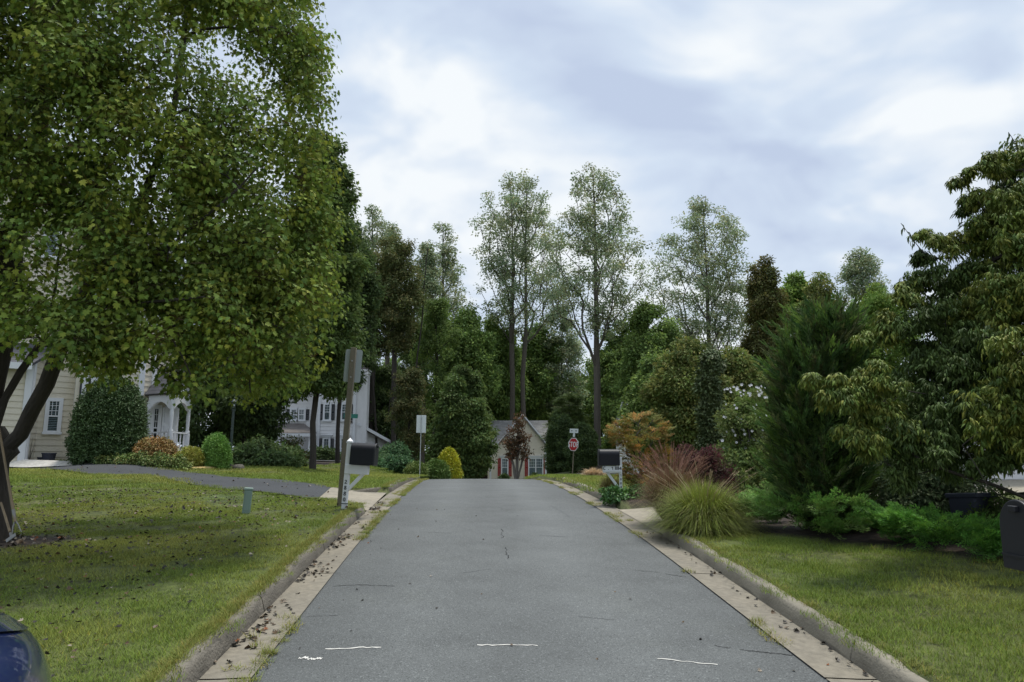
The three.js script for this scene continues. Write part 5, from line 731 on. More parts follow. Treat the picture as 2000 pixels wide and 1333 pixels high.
// [name, label, kind, px, D, top, half width, lowest leaves, seed, options]
for (const [n, l, k, px, D, top, half, low, seed, o] of [
  ['poplar_tree', 'tallest airy pale-green poplar with twin trunks above the house with red shutters', 'poplar', 1014, 64, 328, 92, 650, 101, { stems: 2, gap: 0.7, nk: 1.5, fat: 0.75, lean: 0 }],
  ['poplar_tree', 'tall airy poplar with a single bare trunk behind the stop sign', 'poplar', 1168, 46, 318, 95, 660, 102, { nk: 1.4, lean: 0, scale: 0.8 }],
  ['poplar_tree', 'broad pale grey-green poplar rising above the garden shrubs on the right', 'poplar', 1396, 58, 374, 92, 720, 103, { nk: 1.9, pk: 1.1 }],
  ['poplar_tree', 'slender feathery poplar left of the tallest pair', 'airy', 860, 66, 424, 44, 720, 104, { nk: 1.1 }],
  ['poplar_tree', 'feathery poplar top behind the dark pair of trees', 'airy', 712, 66, 392, 40, 640, 105, { nk: 0.9 }],
  ['poplar_tree', 'small pale poplar top beside the dark pair of trees', 'airy', 752, 68, 424, 26, 600, 106, { nk: 0.7 }],
  ['poplar_tree', 'green feathery tree leaning on the slender poplar', 'airy', 826, 62, 470, 34, 730, 107, { nk: 1.2, pk: 1.4 }],
  ['poplar_tree', 'airy grey-green tree peeping over the dogwood', 'airy', 1706, 52, 482, 50, 700, 108, { nk: 1.3, pk: 1.3 }],
  ['poplar_tree', 'wispy small tree between the two tall poplars', 'airy', 1098, 72, 560, 44, 850, 109, { nk: 1.2, pk: 1.5 }],
  ['deciduous_tree', 'tall dark green tree just right of the maple crown', 'dark', 612, 27, 262, 66, 762, 110, { scale: 0.6, n: 150, per: 26, pal: 'deep' }],
  ['deciduous_tree', 'dark green tree shading the white house', 'dark', 660, 38, 430, 58, 758, 111, { scale: 0.6, n: 110 }],
  ['deciduous_tree', 'brownish dark tree with several thin trunks, left of the dark pair', 'thin', 724, 48, 478, 52, 690, 112, { stems: 3, gap: 0.9, scale: 0.75, pal: 'darkOlive', pk: 1.5 }],
  ['deciduous_tree', 'brownish dark tree with thin trunks and a bushy crown', 'thin', 768, 47, 462, 52, 680, 113, { stems: 3, gap: 1.0, scale: 0.75, nk: 1.2, pal: 'darkOlive', pk: 1.5 }],
  ['deciduous_tree', 'dark green tree with a bare lower trunk before the slender poplar', 'thin', 846, 50, 580, 34, 800, 114, { pal: 'broad', scale: 0.75 }],
  ['deciduous_tree', 'dark slim tree rising behind the white rectangular sign', 'thin', 800, 56, 560, 34, 830, 115, { pal: 'deep', scale: 0.8 }],
  ['deciduous_tree', 'mid green tree above the magnolia', 'broad', 912, 60, 606, 46, 800, 116, {}],
  ['deciduous_tree', 'broad green tree left behind the tallest poplar', 'broad', 962, 68, 620, 50, 830, 117, {}],
  ['deciduous_tree', 'green tree right behind the tallest poplar', 'broad', 1056, 72, 640, 42, 830, 118, {}],
  ['deciduous_tree', 'open green tree right of the single-trunk poplar', 'broad', 1216, 56, 630, 44, 850, 119, { nk: 0.8 }],
  ['deciduous_tree', 'green tree leaning over the white gabled house end', 'broad', 1278, 44, 590, 56, 840, 120, {}],
  ['deciduous_tree', 'rounded light-green tree behind the upright juniper', 'broad', 1572, 50, 540, 42, 720, 121, { pal: 'light' }],
  ['deciduous_tree', 'rounded dull-green tree behind the upright juniper, right of the light one', 'broad', 1626, 48, 536, 40, 720, 122, { pal: 'olive' }],
  ['deciduous_tree', 'green tree between the juniper and the dogwood', 'broad', 1742, 40, 560, 62, 780, 123, { pal: 'light', scale: 0.6 }],
  ['red_cedar', 'dark brownish-green cedar standing behind the upright juniper', 'dark', 1508, 36, 506, 50, 830, 124, { pal: 'cedar', scale: 0.55, n: 150, per: 20, prof: (h) => 0.2 + 0.8 * Math.pow(1 - h, 0.7) }],
  ['deciduous_tree', 'olive tree with a ragged crown behind the flowering shrub', 'broad', 1352, 27, 664, 72, 900, 125, { pal: 'olive', scale: 0.5, n: 120, per: 24 }],
  ['deciduous_tree', 'green tree with dense low leaves left of the olive tree', 'broad', 1286, 31, 700, 52, 910, 126, { scale: 0.55, n: 120, per: 24 }],
  ['deciduous_tree', 'dull green tree right of the olive tree', 'broad', 1440, 30, 680, 52, 900, 127, { pal: 'olive', scale: 0.55, n: 110 }],
  ['deciduous_tree', 'dark tree behind the porch of the beige house', 'dark', 420, 34, 470, 90, 860, 128, { scale: 0.7, n: 130 }],
  ['deciduous_tree', 'dark tree behind the lamp post', 'dark', 474, 36, 430, 68, 860, 129, { scale: 0.7, n: 130 }],
  ['deciduous_tree', 'dark tree left of the white house', 'dark', 552, 52, 520, 46, 770, 130, { scale: 0.75 }],
  ['conifer_tree', 'dark green pointed conifer right of the house with red shutters', 'cedar', 1112, 47, 764, 42, 936, 131, { pal: 'deep', scale: 0.5, nk: 1.6 }],
  ['conifer_tree', 'dark rounded evergreen against the house with red shutters', 'dark', 1096, 45, 812, 24, 940, 132, { scale: 0.42, n: 120, per: 26, pal: 'dark' }],
  ['conifer_tree', 'dark evergreen right behind the stop sign', 'dark', 1138, 42, 830, 26, 940, 133, { scale: 0.42, n: 100, per: 26, pal: 'dark' }],
  ['magnolia_tree', 'dense dark magnolia left of the house with red shutters', 'deep', 905, 37, 722, 44, 936, 134, { scale: 1.1, n: 150, per: 40, pal: 'deep' }],
  ['deciduous_tree', 'brown-tinged tree behind the grey sign pole', 'thin', 797, 42, 720, 34, 905, 135, { pal: 'brown', scale: 0.55, n: 90 }],
  ['deciduous_tree', 'dark understory tree at the far edge of the lawn', 'dark', 745, 50, 720, 52, 900, 136, { scale: 0.7 }],
]) shade(tree(n, l, 'tree', k, px, D, top, half, low, seed, o));
// far alike trees that close the view low down
{ const r = rng(404); const spots = []; for (let i = 0; i < 22; i++) spots.push([480 + i * 62 + r() * 30, 76 + r() * 22, 690 + r() * 70, 40 + r() * 14]); spots.forEach(([px, D, top, half], i) => shade(tree('woodland_tree', 'far green woodland tree closing the view low behind the houses', 'tree', 'broad', px, D, top, half, 930, 500 + i, { group: 'far woodland trees closing the view behind the houses', n: 55, per: 16 }))); }

// ---------------------------------------------------------------- shrubs and garden plants
clipped('round_hedge_shrub', 'large dark clipped round shrub in front of the beige house', 146, 271, 744, 896, 22.6, { seed: 61, prof: (h) => Math.pow(clamp01(1 - Math.pow(h, 3)), 0.45) * (0.88 + 0.12 * Math.min(1, h * 4)), pal: [[0.03, 0.055, 0.022], [0.04, 0.07, 0.026]], n: 420, per: 4, geos: S.small, cr: 0.12 });
clipped('clipped_shrub', 'bright green clipped shrub beside the lamp post', 395, 443, 852, 917, 22.6, { seed: 62, prof: dome, pal: [[0.09, 0.18, 0.04], [0.07, 0.15, 0.035], [0.11, 0.19, 0.05]], n: 420, per: 4, cr: 0.07, scale: 0.9 });
clipped('golden_shrub', 'small yellow-green rounded shrub at the corner of the porch', 348, 391, 879, 914, 22.2, { seed: 63, prof: ball, pal: [[0.18, 0.2, 0.04], [0.13, 0.15, 0.035], [0.2, 0.18, 0.05]], n: 420, per: 4, cr: 0.07 });
clipped('russet_shrub', 'bronze-tinged loose shrub before the porch railing', 268, 334, 862, 912, 22.4, { seed: 64, prof: ball, pal: [[0.16, 0.1, 0.04], [0.11, 0.1, 0.035], [0.2, 0.12, 0.05]], n: 320, per: 4, cr: 0.13, geos: S.small, core: false });
bush('ground_cover', 'low leafy ground cover along the edge of the dark driveway', 'ground cover', Array.from({ length: 13 }, (_, i) => [212 + i * 12, 902 + i * 1.35, 21.9 - i * 0.03, 0.26, 0.6]), { seed: 65, stems: null, hug: 0.25, geos: S.small, pal: [[0.07, 0.11, 0.03], [0.05, 0.085, 0.025], [0.11, 0.12, 0.04]], per: 9, dense: 80, cr: 0.5, mat: M.gloss });
bush('dark_shrub', 'dark loose shrubs under the trees behind the lamp post', 'shrub', [[470, 890, 27, 0.6, 0.8], [505, 888, 28, 0.6, 0.8], [540, 892, 29, 0.55, 0.8], [575, 898, 30, 0.4, 0.7], [520, 905, 26, 0.5, 0.6], [560, 902, 28, 0.45, 0.6]], { seed: 66, geos: S.mid, pal: PAL.dark, per: 16, dense: 26, cr: 0.4 });
bush('bare_shrub', 'twiggy brownish shrub in front of the porch of the white house', 'shrub', [[566, 868, 36, 0.55, 1.1], [556, 888, 35, 0.5, 0.8], [590, 893, 36, 0.4, 0.8]], { seed: 67, geos: S.mid, pal: PAL.brown, per: 6, dense: 24, cr: 0.4, tip: 0.012 });
bush('foundation_shrub', 'dark green shrubs along the wall of the white house', 'shrub', [[616, 892, 41, 0.45, 0.8], [634, 893, 41, 0.45, 0.8], [650, 895, 41, 0.42, 0.8]], { seed: 68, geos: S.mid, pal: PAL.dark, per: 14, dense: 40, cr: 0.4 });
bush('juniper_shrub', 'blue-green mounded shrub at the right end of the white house', 'shrub', [[738, 902, 37, 0.55, 0.8], [760, 892, 38, 0.5, 0.9], [752, 905, 36, 0.5, 0.7]], { seed: 69, geos: S.mid, pal: [[0.05, 0.095, 0.05], [0.06, 0.11, 0.05]], per: 16, dense: 40, cr: 0.4 });
bush('juniper_shrub', 'blue-green mounded shrub just left of the white rectangular sign', 'shrub', [[768, 908, 35, 0.5, 0.75], [786, 912, 34.5, 0.42, 0.8], [775, 885, 38, 0.5, 0.8]], { seed: 70, geos: S.mid, pal: [[0.04, 0.085, 0.045], [0.05, 0.1, 0.05]], per: 16, dense: 40, cr: 0.4 });
clipped('clipped_shrub', 'small clipped dome shrub behind the thin sign pole', 795, 829, 908, 934, 30, { seed: 71, prof: dome, pal: [[0.07, 0.11, 0.03], [0.1, 0.13, 0.04]], n: 300, per: 4, cr: 0.09, scale: 1.3 });
clipped('clipped_shrub', 'clipped rounded shrub against the golden cone shrub', 832, 872, 903, 938, 31, { seed: 72, prof: dome, pal: [[0.06, 0.11, 0.03], [0.08, 0.12, 0.03]], n: 300, per: 4, cr: 0.09, scale: 1.3 });
clipped('golden_cone_shrub', 'bright yellow-green cone-shaped shrub near the crest', 855, 896, 880, 941, 32, { seed: 73, prof: egg, pal: [[0.24, 0.25, 0.02], [0.17, 0.22, 0.02], [0.28, 0.26, 0.03]], n: 420, per: 4, cr: 0.08, scale: 1.2, coreMat: M.twigsGold });
{ const g = bush('crape_myrtle', 'small dark reddish tree in front of the house with red shutters', 'tree', [[1014, 818, 47, 0.3, 1.2], [1010, 838, 47, 0.42, 1.3], [995, 858, 47, 0.45, 1.1], [1022, 860, 47, 0.45, 1.1], [1008, 878, 47, 0.5, 0.9], [1000, 893, 47, 0.3, 0.8], [1024, 888, 47, 0.35, 0.9]], { seed: 74, geos: S.mid, pal: [[0.06, 0.035, 0.025], [0.085, 0.05, 0.03], [0.05, 0.045, 0.022], [0.11, 0.06, 0.035]], per: 4, dense: 34, cr: 0.4, bark: M.barkGrey, rise: 1.2, tip: 0.018, rb: 0.1, stems: [[[1008, 944, 47], [1004, 915, 47], [996, 880, 47], [990, 850, 47]], [[1008, 944, 47], [1010, 905, 47], [1012, 850, 47]], [[1009, 944, 47], [1018, 910, 47], [1026, 880, 47]]], root: [P(1008, 950, 47).x, 47] }); shade(g); }
clipped('low_shrub', 'low dark shrub under the double window with red shutters', 1038, 1050, 929, 943, 50, { seed: 75, prof: ball, pal: PAL.dark, n: 300, per: 3, cr: 0.1, scale: 1.6 }); clipped('low_shrub', 'low dark shrub under the single window with red shutters', 978, 991, 931, 943, 50, { seed: 76, prof: ball, pal: PAL.dark, n: 300, per: 3, cr: 0.1, scale: 1.6 });

// right-hand bed
{ // upright juniper: plumes fanning up from a narrow foot
  const D = 9.9, r = rng(81), base = P(1618, 1040, 9.8); base.y = gh(base.x, 9.8) - 0.03; const g = thing('upright_juniper', 'tall dark green juniper with feathery upright plumes beside the dogwood', 'shrub', base), tg = [];
  const wL = [[590, 1605], [640, 1530], [700, 1512], [800, 1498], [880, 1496], [950, 1518], [1000, 1560], [1045, 1600]], wR = [[590, 1650], [640, 1690], [760, 1700], [900, 1710], [1000, 1690], [1045, 1650]], at = (t, y) => { for (let i = 1; i < t.length; i++) if (y <= t[i][0]) return lerp(t[i - 1][1], t[i][1], clamp01((y - t[i - 1][0]) / (t[i][0] - t[i - 1][0]))); return t[t.length - 1][1]; };
  for (let i = 0; i < 760; i++) { const py = 640 + 408 * Math.pow(r(), 0.85), a = at(wL, py - 45), b = at(wR, py - 45), c = (a + b) / 2, h = (b - a) / 2, t = r() * 6.283, m = Math.pow(r(), 0.35), p = P(c + Math.cos(t) * m * h * 0.66, py, D).add(V3(0, 0, Math.sin(t) * m * h * D / FOC * 0.7)).sub(base); tg.push({ p, r: 0.09, lean: V3(Math.cos(t) * m * 0.022, 0, Math.sin(t) * m * 0.022) }); }
  part('stem', wood(r, [{ pts: [V3(0, 0, 0), V3(0, 0.3, 0)], w: 2 }], tg.filter((_, i) => i % 6 === 0), 0.006, 0.06, { rise: 1.6, step: 0.3 }), M.barkDark, g);
  crown(g, 'foliage', r, tg, { geos: S.spray, pal: [[0.05, 0.1, 0.028], [0.032, 0.07, 0.022], [0.08, 0.14, 0.03], [0.06, 0.075, 0.03]], per: 3, scale: 1, k: 1.6, aim: 'up', shell: 0.5, mat: M.leaf }); shade(g);
}
const JUN = [[0.07, 0.17, 0.03], [0.055, 0.14, 0.03], [0.09, 0.19, 0.035]];
shade(bush('spreading_juniper', 'bright green spreading juniper along the front of the bed at right', 'ground cover', [[1715, 1045, 8.8, 0.24, 0.6], [1755, 1030, 8.7, 0.28, 0.8], [1800, 1030, 8.6, 0.3, 0.7], [1775, 1055, 8.3, 0.22, 0.7], [1825, 1055, 8.1, 0.24, 0.7], [1875, 1060, 7.8, 0.24, 0.7], [1925, 1070, 7.5, 0.24, 0.7], [1860, 1030, 8.4, 0.28, 0.8], [1910, 1035, 8.1, 0.28, 0.8], [1985, 1065, 7.3, 0.28, 0.7], [1950, 1030, 7.9, 0.28, 0.7]], { seed: 82, stems: null, hug: 0.27, geos: S.flat, pal: JUN, k: 2.1, per: 10, dense: 150, cr: 0.4, aim: 'out', lift: 1.2, scale: 0.55 }));
shade(bush('spreading_juniper', 'green spreading juniper right beside the fountain grass', 'ground cover', [[1468, 1010, 10.3, 0.26, 0.6], [1510, 1015, 10.05, 0.28, 0.7], [1550, 1025, 9.7, 0.27, 0.6], [1588, 1040, 9.3, 0.24, 0.5], [1490, 990, 10.8, 0.28, 0.6], [1622, 1048, 8.95, 0.2, 0.5], [1655, 1050, 8.7, 0.16, 0.5], [1530, 1000, 10.3, 0.26, 0.6]], { seed: 83, stems: null, hug: 0.42, geos: S.flat, pal: [[0.09, 0.18, 0.045], [0.07, 0.15, 0.035], [0.11, 0.17, 0.05]], k: 2.1, per: 12, dense: 120, cr: 0.4, aim: 'out', lift: 1.2, scale: 0.6 }));
shade(bush('low_shrub', 'rounded olive shrub behind the spreading juniper near the black mailbox', 'shrub', [[1945, 1020, 8.6, 0.26, 1.1], [1955, 990, 8.7, 0.2, 1]], { seed: 84, geos: S.tiny, pal: [[0.05, 0.085, 0.025], [0.065, 0.1, 0.03]], per: 12, dense: 130, cr: 0.4 }));
shade(bush('low_shrub', 'dense dark green leafy shrub between the two driveway kerbs on the right', 'shrub', [[1180, 985, 14.2, 0.26, 0.6], [1205, 975, 14.4, 0.3, 0.7], [1235, 985, 14.3, 0.26, 0.6], [1250, 975, 14.6, 0.24, 0.7], [1170, 992, 14.0, 0.14, 0.6], [1275, 985, 14.2, 0.26, 0.7], [1300, 985, 14.2, 0.26, 0.7]], { seed: 85, geos: S.small, pal: [[0.045, 0.11, 0.03], [0.06, 0.14, 0.035], [0.035, 0.085, 0.03]], per: 14, dense: 120, cr: 0.4, mat: M.gloss, scale: 1.2 }));
shade(bush('orange_shrub', 'feathery orange and gold shrub behind the weathered mailbox', 'shrub', [[1250, 880, 15.2, 0.42, 1], [1235, 840, 15.4, 0.36, 0.9], [1275, 850, 15.3, 0.36, 0.9], [1245, 925, 15, 0.42, 0.9], [1285, 900, 15.2, 0.38, 0.9], [1215, 870, 15.6, 0.24, 0.8], [1195, 848, 15.7, 0.2, 0.6], [1265, 820, 15.5, 0.22, 0.7], [1270, 950, 14.9, 0.34, 0.8]], { seed: 86, geos: S.flat, pal: [[0.16, 0.115, 0.032], [0.11, 0.12, 0.032], [0.09, 0.105, 0.032], [0.19, 0.105, 0.034]], per: 10, dense: 60, cr: 0.4, aim: 'out', lift: 1, scale: 0.75, rise: 1, tip: 0.005 }));
shade(bush('flowering_shrub', 'tall rose-of-Sharon shrub dotted with white flowers beside the juniper', 'shrub', [[1430, 830, 13.6, 0.32, 1.2], [1470, 820, 13.6, 0.36, 1.2], [1455, 880, 13.4, 0.4, 1.1], [1425, 900, 13.3, 0.3, 1], [1485, 900, 13.2, 0.34, 1], [1450, 945, 13, 0.34, 1], [1490, 950, 13, 0.3, 0.9], [1465, 785, 13.7, 0.24, 1]], { seed: 87, geos: S.small, pal: [[0.09, 0.135, 0.04], [0.07, 0.11, 0.035], [0.11, 0.14, 0.05]], per: 9, dense: 70, cr: 0.45, rise: 2, tip: 0.005 }));
{ const g = scene.children[scene.children.length - 1], r = rng(88), b = new MB(); for (let i = 0; i < 70; i++) { const u = Math.pow(r(), 1.3), p = P(1408 + r() * 90, 752 + u * 130, 13.25 + r() * 0.25).sub(g.position), n = V3(r() - 0.5, 0.3, 0.8).normalize(), s = 0.018 + r() * 0.01, t = V3(0, 1, 0).cross(n).normalize(), w = V3().crossVectors(n, t); for (let k = 0; k < 5; k++) { const a = k * 1.257 + r() * 0.3, d = t.clone().multiplyScalar(Math.cos(a)).addScaledVector(w, Math.sin(a)), e = t.clone().multiplyScalar(-Math.sin(a)).addScaledVector(w, Math.cos(a)); b.tri(p, p.clone().addScaledVector(d, s).addScaledVector(e, s * 0.5).addScaledVector(n, s * 0.4), p.clone().addScaledVector(d, s).addScaledVector(e, -s * 0.5).addScaledVector(n, s * 0.4)); } } part('flowers', b.geo(), M.petal, g).userData.kind = 'stuff'; shade(g); }
shade(bush('ivy_covered_trunk', 'broken tree trunk wrapped in dark ivy behind the flowering shrub', 'tree trunk', Array.from({ length: 12 }, (_, i) => [1386 + Math.sin(i * 1.7) * 4, 700 + i * 18, 19, 0.2, 1]), { seed: 89, geos: S.small, pal: [[0.05, 0.07, 0.03], [0.04, 0.058, 0.026]], per: 12, dense: 150, cr: 0.5, mat: M.gloss, scale: 1.4, stems: [[[1388, 930, 19], [1387, 850, 19], [1386, 770, 19], [1384, 690, 19]]], rb: 0.13, tip: 0.01, stemName: 'trunk', leafName: 'ivy', root: [P(1388, 930, 19).x, 19] }));
// tufted grasses
function tuft(name, label, px, py, D, hgt, spread, n, seed, pal, o = {}) {
  const r = rng(seed), base = P(px, py, D); base.y = gh(base.x, D) - 0.03; const g = thing(name, label, o.category ?? 'grass clump', base), b = new MB();
  for (let i = 0; i < n; i++) {
    const a = r() * 6.283, q = Math.sqrt(r()), root = V3(Math.cos(a) * q * spread * 0.28, 0, Math.sin(a) * q * spread * 0.28), a2 = a + (r() - 0.5) * 1.2, H = hgt * (0.3 + 0.7 * Math.sqrt(r())) , out = spread * (0.15 + 0.85 * q) * (0.35 + 0.85 * r()), hq = 1 - (o.dome ?? 0.45) * q * q * r(), w = (o.w ?? 0.004) * (0.7 + 0.6 * r()), d = V3(Math.cos(a2), 0, Math.sin(a2)), s = V3(-d.z, 0, d.x).multiplyScalar(w), c = tintOf(pal, r, 1.3 * (0.65 + 0.7 * r())), arch = (o.arch ?? 0.35) * (0.3 + 1.2 * r());
    const pts = [0, 0.4, 0.75, 1].map((u) => root.clone().addScaledVector(d, out * Math.pow(u, 1.5)).add(V3(0, hq * H * (u - arch * Math.pow(u, 3) * (0.6 + 0.8 * q)), 0)));
    b.quad(pts[0].clone().sub(s), pts[0].clone().add(s), pts[1].clone().add(s), pts[1].clone().sub(s), c); b.quad(pts[1].clone().sub(s), pts[1].clone().add(s), pts[2].clone().addScaledVector(s, 0.7), pts[2].clone().addScaledVector(s, -0.7), c); b.tri(pts[2].clone().addScaledVector(s, -0.7), pts[2].clone().addScaledVector(s, 0.7), pts[3], c);
  }
  part('blades', b.geo(), M.blade, g).userData.kind = 'stuff';
  if (o.plumes) { const pb = new MB(); for (let i = 0; i < o.plumes; i++) { const a = r() * 6.283, q = Math.sqrt(r()), d = V3(Math.cos(a), 0, Math.sin(a)), tip = V3().addScaledVector(d, spread * q * 1.05).add(V3(0, hgt * (0.9 + 0.25 * r() - 0.3 * q), 0)), c = tintOf(o.ppal, r, 0.8 + 0.4 * r()), dir = V3(d.x * q, 0.9 - q * 0.5, d.z * q).normalize(); for (let k = 0; k < 26; k++) { const u = k / 26, p = tip.clone().addScaledVector(dir, (u - 0.8) * 0.17), e = r() * 6.283; addLeaf(pb, p, V3(Math.cos(e) * 0.6, 0.5, Math.sin(e) * 0.6).addScaledVector(dir, 0.7).normalize(), V3(r() - 0.5, r() - 0.5, r() - 0.5).addScaledVector(UP, 0.01), 0.03 * (1.2 - u * 0.6), 0.006, 'needle', c); } pb.tube([V3().addScaledVector(d, spread * 0.1), tip.clone().multiplyScalar(0.55).add(V3(0, hgt * 0.15, 0)), tip], [0.003, 0.003, 0.002], 3); } pb.c = []; part('plumes', pb.geo(), o.pmat, g).userData.kind = 'stuff'; }
  return shade(g);
}
tuft('fountain_grass', 'yellow-green fountain grass clump at the driveway corner', 1376, 1040, 10.4, 1.0, 0.78, 17000, 91, [[0.2, 0.25, 0.04], [0.16, 0.22, 0.035], [0.25, 0.27, 0.05], [0.14, 0.13, 0.05]], { arch: 0.55, dome: 0.95, plumes: 22, ppal: [[0.4, 0.3, 0.18]], pmat: M.plume, w: 0.0026 });
tuft('russet_grass', 'reddish brown feathery grass behind the fountain grass', 1316, 1015, 11.6, 1.15, 0.66, 5200, 92, [[0.17, 0.1, 0.055], [0.15, 0.115, 0.05], [0.22, 0.14, 0.075]], { arch: 0.4, plumes: 150, ppal: [[0.3, 0.15, 0.1]], pmat: M.plumeRed, w: 0.003 });
shade(bush('purple_shrub', 'dark purple-leaved shrub behind the reddish grass', 'shrub', [[1375, 905, 12.4, 0.26, 1], [1400, 930, 12.3, 0.26, 1], [1345, 900, 12.6, 0.22, 1], [1410, 960, 12.2, 0.24, 1], [1360, 950, 12.4, 0.3, 1]], { seed: 93, geos: S.tiny, pal: [[0.05, 0.02, 0.026], [0.07, 0.026, 0.032], [0.05, 0.04, 0.028]], per: 10, dense: 110, cr: 0.45, rise: 1.2, tip: 0.004, scale: 1.1 }));
tuft('dry_grass', 'pale straw-coloured grass clump by the trunk of the single-trunk poplar', 1160, 943, 26, 0.5, 0.55, 1500, 94, [[0.45, 0.33, 0.2], [0.36, 0.27, 0.16]], { arch: 0.5, w: 0.008 });
tuft('dry_grass', 'olive grass clump in front of the weathered mailbox arm', 1192, 962, 15.6, 0.6, 0.35, 1300, 95, [[0.16, 0.15, 0.045], [0.2, 0.16, 0.06]], { arch: 0.4, w: 0.004 });
shade(bush('leafy_shrub', 'loose grey-green shrub in the shade behind the right bed', 'shrub', [[1790, 965, 9.6, 0.4, 1], [1845, 975, 9.6, 0.35, 1], [1750, 975, 9.8, 0.4, 1], [1720, 1000, 9.9, 0.3, 0.9], [1880, 940, 9.6, 0.45, 1], [1830, 900, 10, 0.5, 1], [1760, 900, 10.2, 0.5, 1]], { seed: 96, geos: S.small, pal: [[0.05, 0.08, 0.045], [0.06, 0.09, 0.05]], per: 8, dense: 60, cr: 0.45, rise: 1 }));

// ---------------------------------------------------------------- lawn
function patch(seed, n, R, h, w) { const r = rng(seed), b = new MB(); for (let i = 0; i < n; i++) { const a = r() * 6.283, q = Math.sqrt(r()) * R, x = Math.cos(a) * q, z = Math.sin(a) * q, t = r() * 6.283, H = h * (0.5 + 0.7 * r()), dx = Math.cos(t), dz = Math.sin(t), k = (0.4 + 1.3 * r()) * H, l = 0.75 + 0.5 * r(), y = r() < 0.1 ? 1.5 : 1, c = [l * y, l * (y > 1 ? 1.15 : 1), l]; b.tri(V3(x - dz * w, 0, z + dx * w), V3(x + dz * w, 0, z - dx * w), V3(x + dx * k, H, z + dz * k), c); } return b.geo(); }
function lawn(name, label, cells, geos, seed, hs) {
  const r = rng(seed), lists = geos.map(() => []); for (const [x0, x1, D0, D1, dens] of cells) { const n = Math.round((x1 - x0) * (D1 - D0) * dens); for (let i = 0; i < n; i++) { const x = lerp(x0, x1, r()), D = lerp(D0, D1, r()), s = surf(x, D), t = Math.abs(x - xc(D)); if (s !== 'lawn' || t < 2.52) continue; const q = fbm2(x * 0.45 + 7, D * 0.45, 4, 31), q2 = fbm2(x * 1.7, D * 1.7, 3, 39), y = sstep(0.42, 0.7, q * 0.7 + q2 * 0.3), k = 0.85 + 0.3 * r(); lists[Math.floor(r() * geos.length)].push([x, D, hs * (0.8 + 0.5 * q2), [lerp(0.15, 0.24, y) * k, lerp(0.215, 0.265, y) * k, lerp(0.03, 0.052, y) * k]]); } }
  const root = new THREE.Group(); root.name = numbered(name); scene.add(root); tag(root, label, 'grass', null, 'stuff'); const m = new THREE.Matrix4(), qt = new THREE.Quaternion(), c = new THREE.Color();
  lists.forEach((l, i) => { if (!l.length) return; const im = new THREE.InstancedMesh(geos[i], M.blade, l.length); im.name = 'grass_blades'; im.userData.kind = 'stuff'; l.forEach(([x, D, h, col], j) => { im.setMatrixAt(j, m.compose(V3(x, gh(x, D) - 0.005, -D), qt.setFromAxisAngle(UP, j * 2.4), V3(1, h, 1))); im.setColorAt(j, c.setRGB(...col)); }); root.add(im); }); shade(root);
}
const fineP = [1, 2, 3, 4].map((k) => patch(900 + k, 250, 0.28, 0.034, 0.0028)), farP = [1, 2, 3].map((k) => patch(930 + k, 260, 0.55, 0.06, 0.007));
lawn('grass', 'short mown grass of the leaf-strewn left lawn', [[-9, -2, 3, 9, 30], [-15, -2.4, 9, 15, 20], [-18, -3, 15, 22, 12]], fineP, 201, 1);
lawn('grass', 'mown grass between the right kerb and the planting bed', [[2, 9, 2.5, 11, 32]], fineP, 202, 1.15);
lawn('grass', 'lighter mown grass beyond the driveway on the left', [[-16, -2.4, 16, 38, 4.5]], farP, 203, 1);
lawn('grass', 'grass bank beside the kerb up to the stop sign', [[1, 14, 15, 38, 4.5]], farP, 204, 1.1);
// tufts in the joint between asphalt and gutter and along the kerbs
{ const r = rng(210), geos = [patch(960, 26, 0.07, 0.06, 0.003), patch(961, 20, 0.05, 0.05, 0.003)], im = [0, 1].map(() => []); for (let i = 0; i < 1500; i++) { const D = 3 + Math.pow(r(), 0.8) * 24, s = r() < 0.62 ? -1 : 1; if (noise2(D * 1.3, s * 5 + 9, 8) < (s < 0 ? 0.42 : 0.6)) continue; const t = s * (2.0 + (r() - 0.5) * 0.07 + (r() < 0.2 ? 0.25 * r() : 0)); im[i % 2].push([xc(D) + t, D, 0.3 + 0.8 * r()]); }
  for (let i = 0; i < 3000; i++) { const D = 3 + Math.pow(r(), 1.4) * 24, s = r() < 0.8 ? -1 : 1; if ((s < 0 && D > 13 && D < 17.5) || (s > 0 && D > 10.8 && D < 14.5)) continue; im[i % 2].push([xc(D) + s * (s < 0 ? 2.42 + 0.1 * Math.sqrt(r()) : 2.485 + r() * 0.05), D, 0.4 + 0.6 * r(), s < 0 ? 0.14 : 0.13]); }
  const root = new THREE.Group(); root.name = 'grass_tufts'; scene.add(root); tag(root, 'straggling grass tufts along the gutters and kerbs', 'grass', null, 'stuff'); const m = new THREE.Matrix4(), qt = new THREE.Quaternion(), c = new THREE.Color(); im.forEach((l, k) => { const q = new THREE.InstancedMesh(geos[k], M.blade, l.length); q.name = 'grass_blades'; q.userData.kind = 'stuff'; l.forEach(([x, D, h, up], j) => { q.setMatrixAt(j, m.compose(V3(x, roadY(D) + (up ?? 0.004), -D), qt.setFromAxisAngle(UP, j), V3(1, h, 1))); const y = r(); q.setColorAt(j, c.setRGB(lerp(0.16, 0.26, y), lerp(0.22, 0.24, y), lerp(0.035, 0.06, y))); }); root.add(q); }); shade(root); }
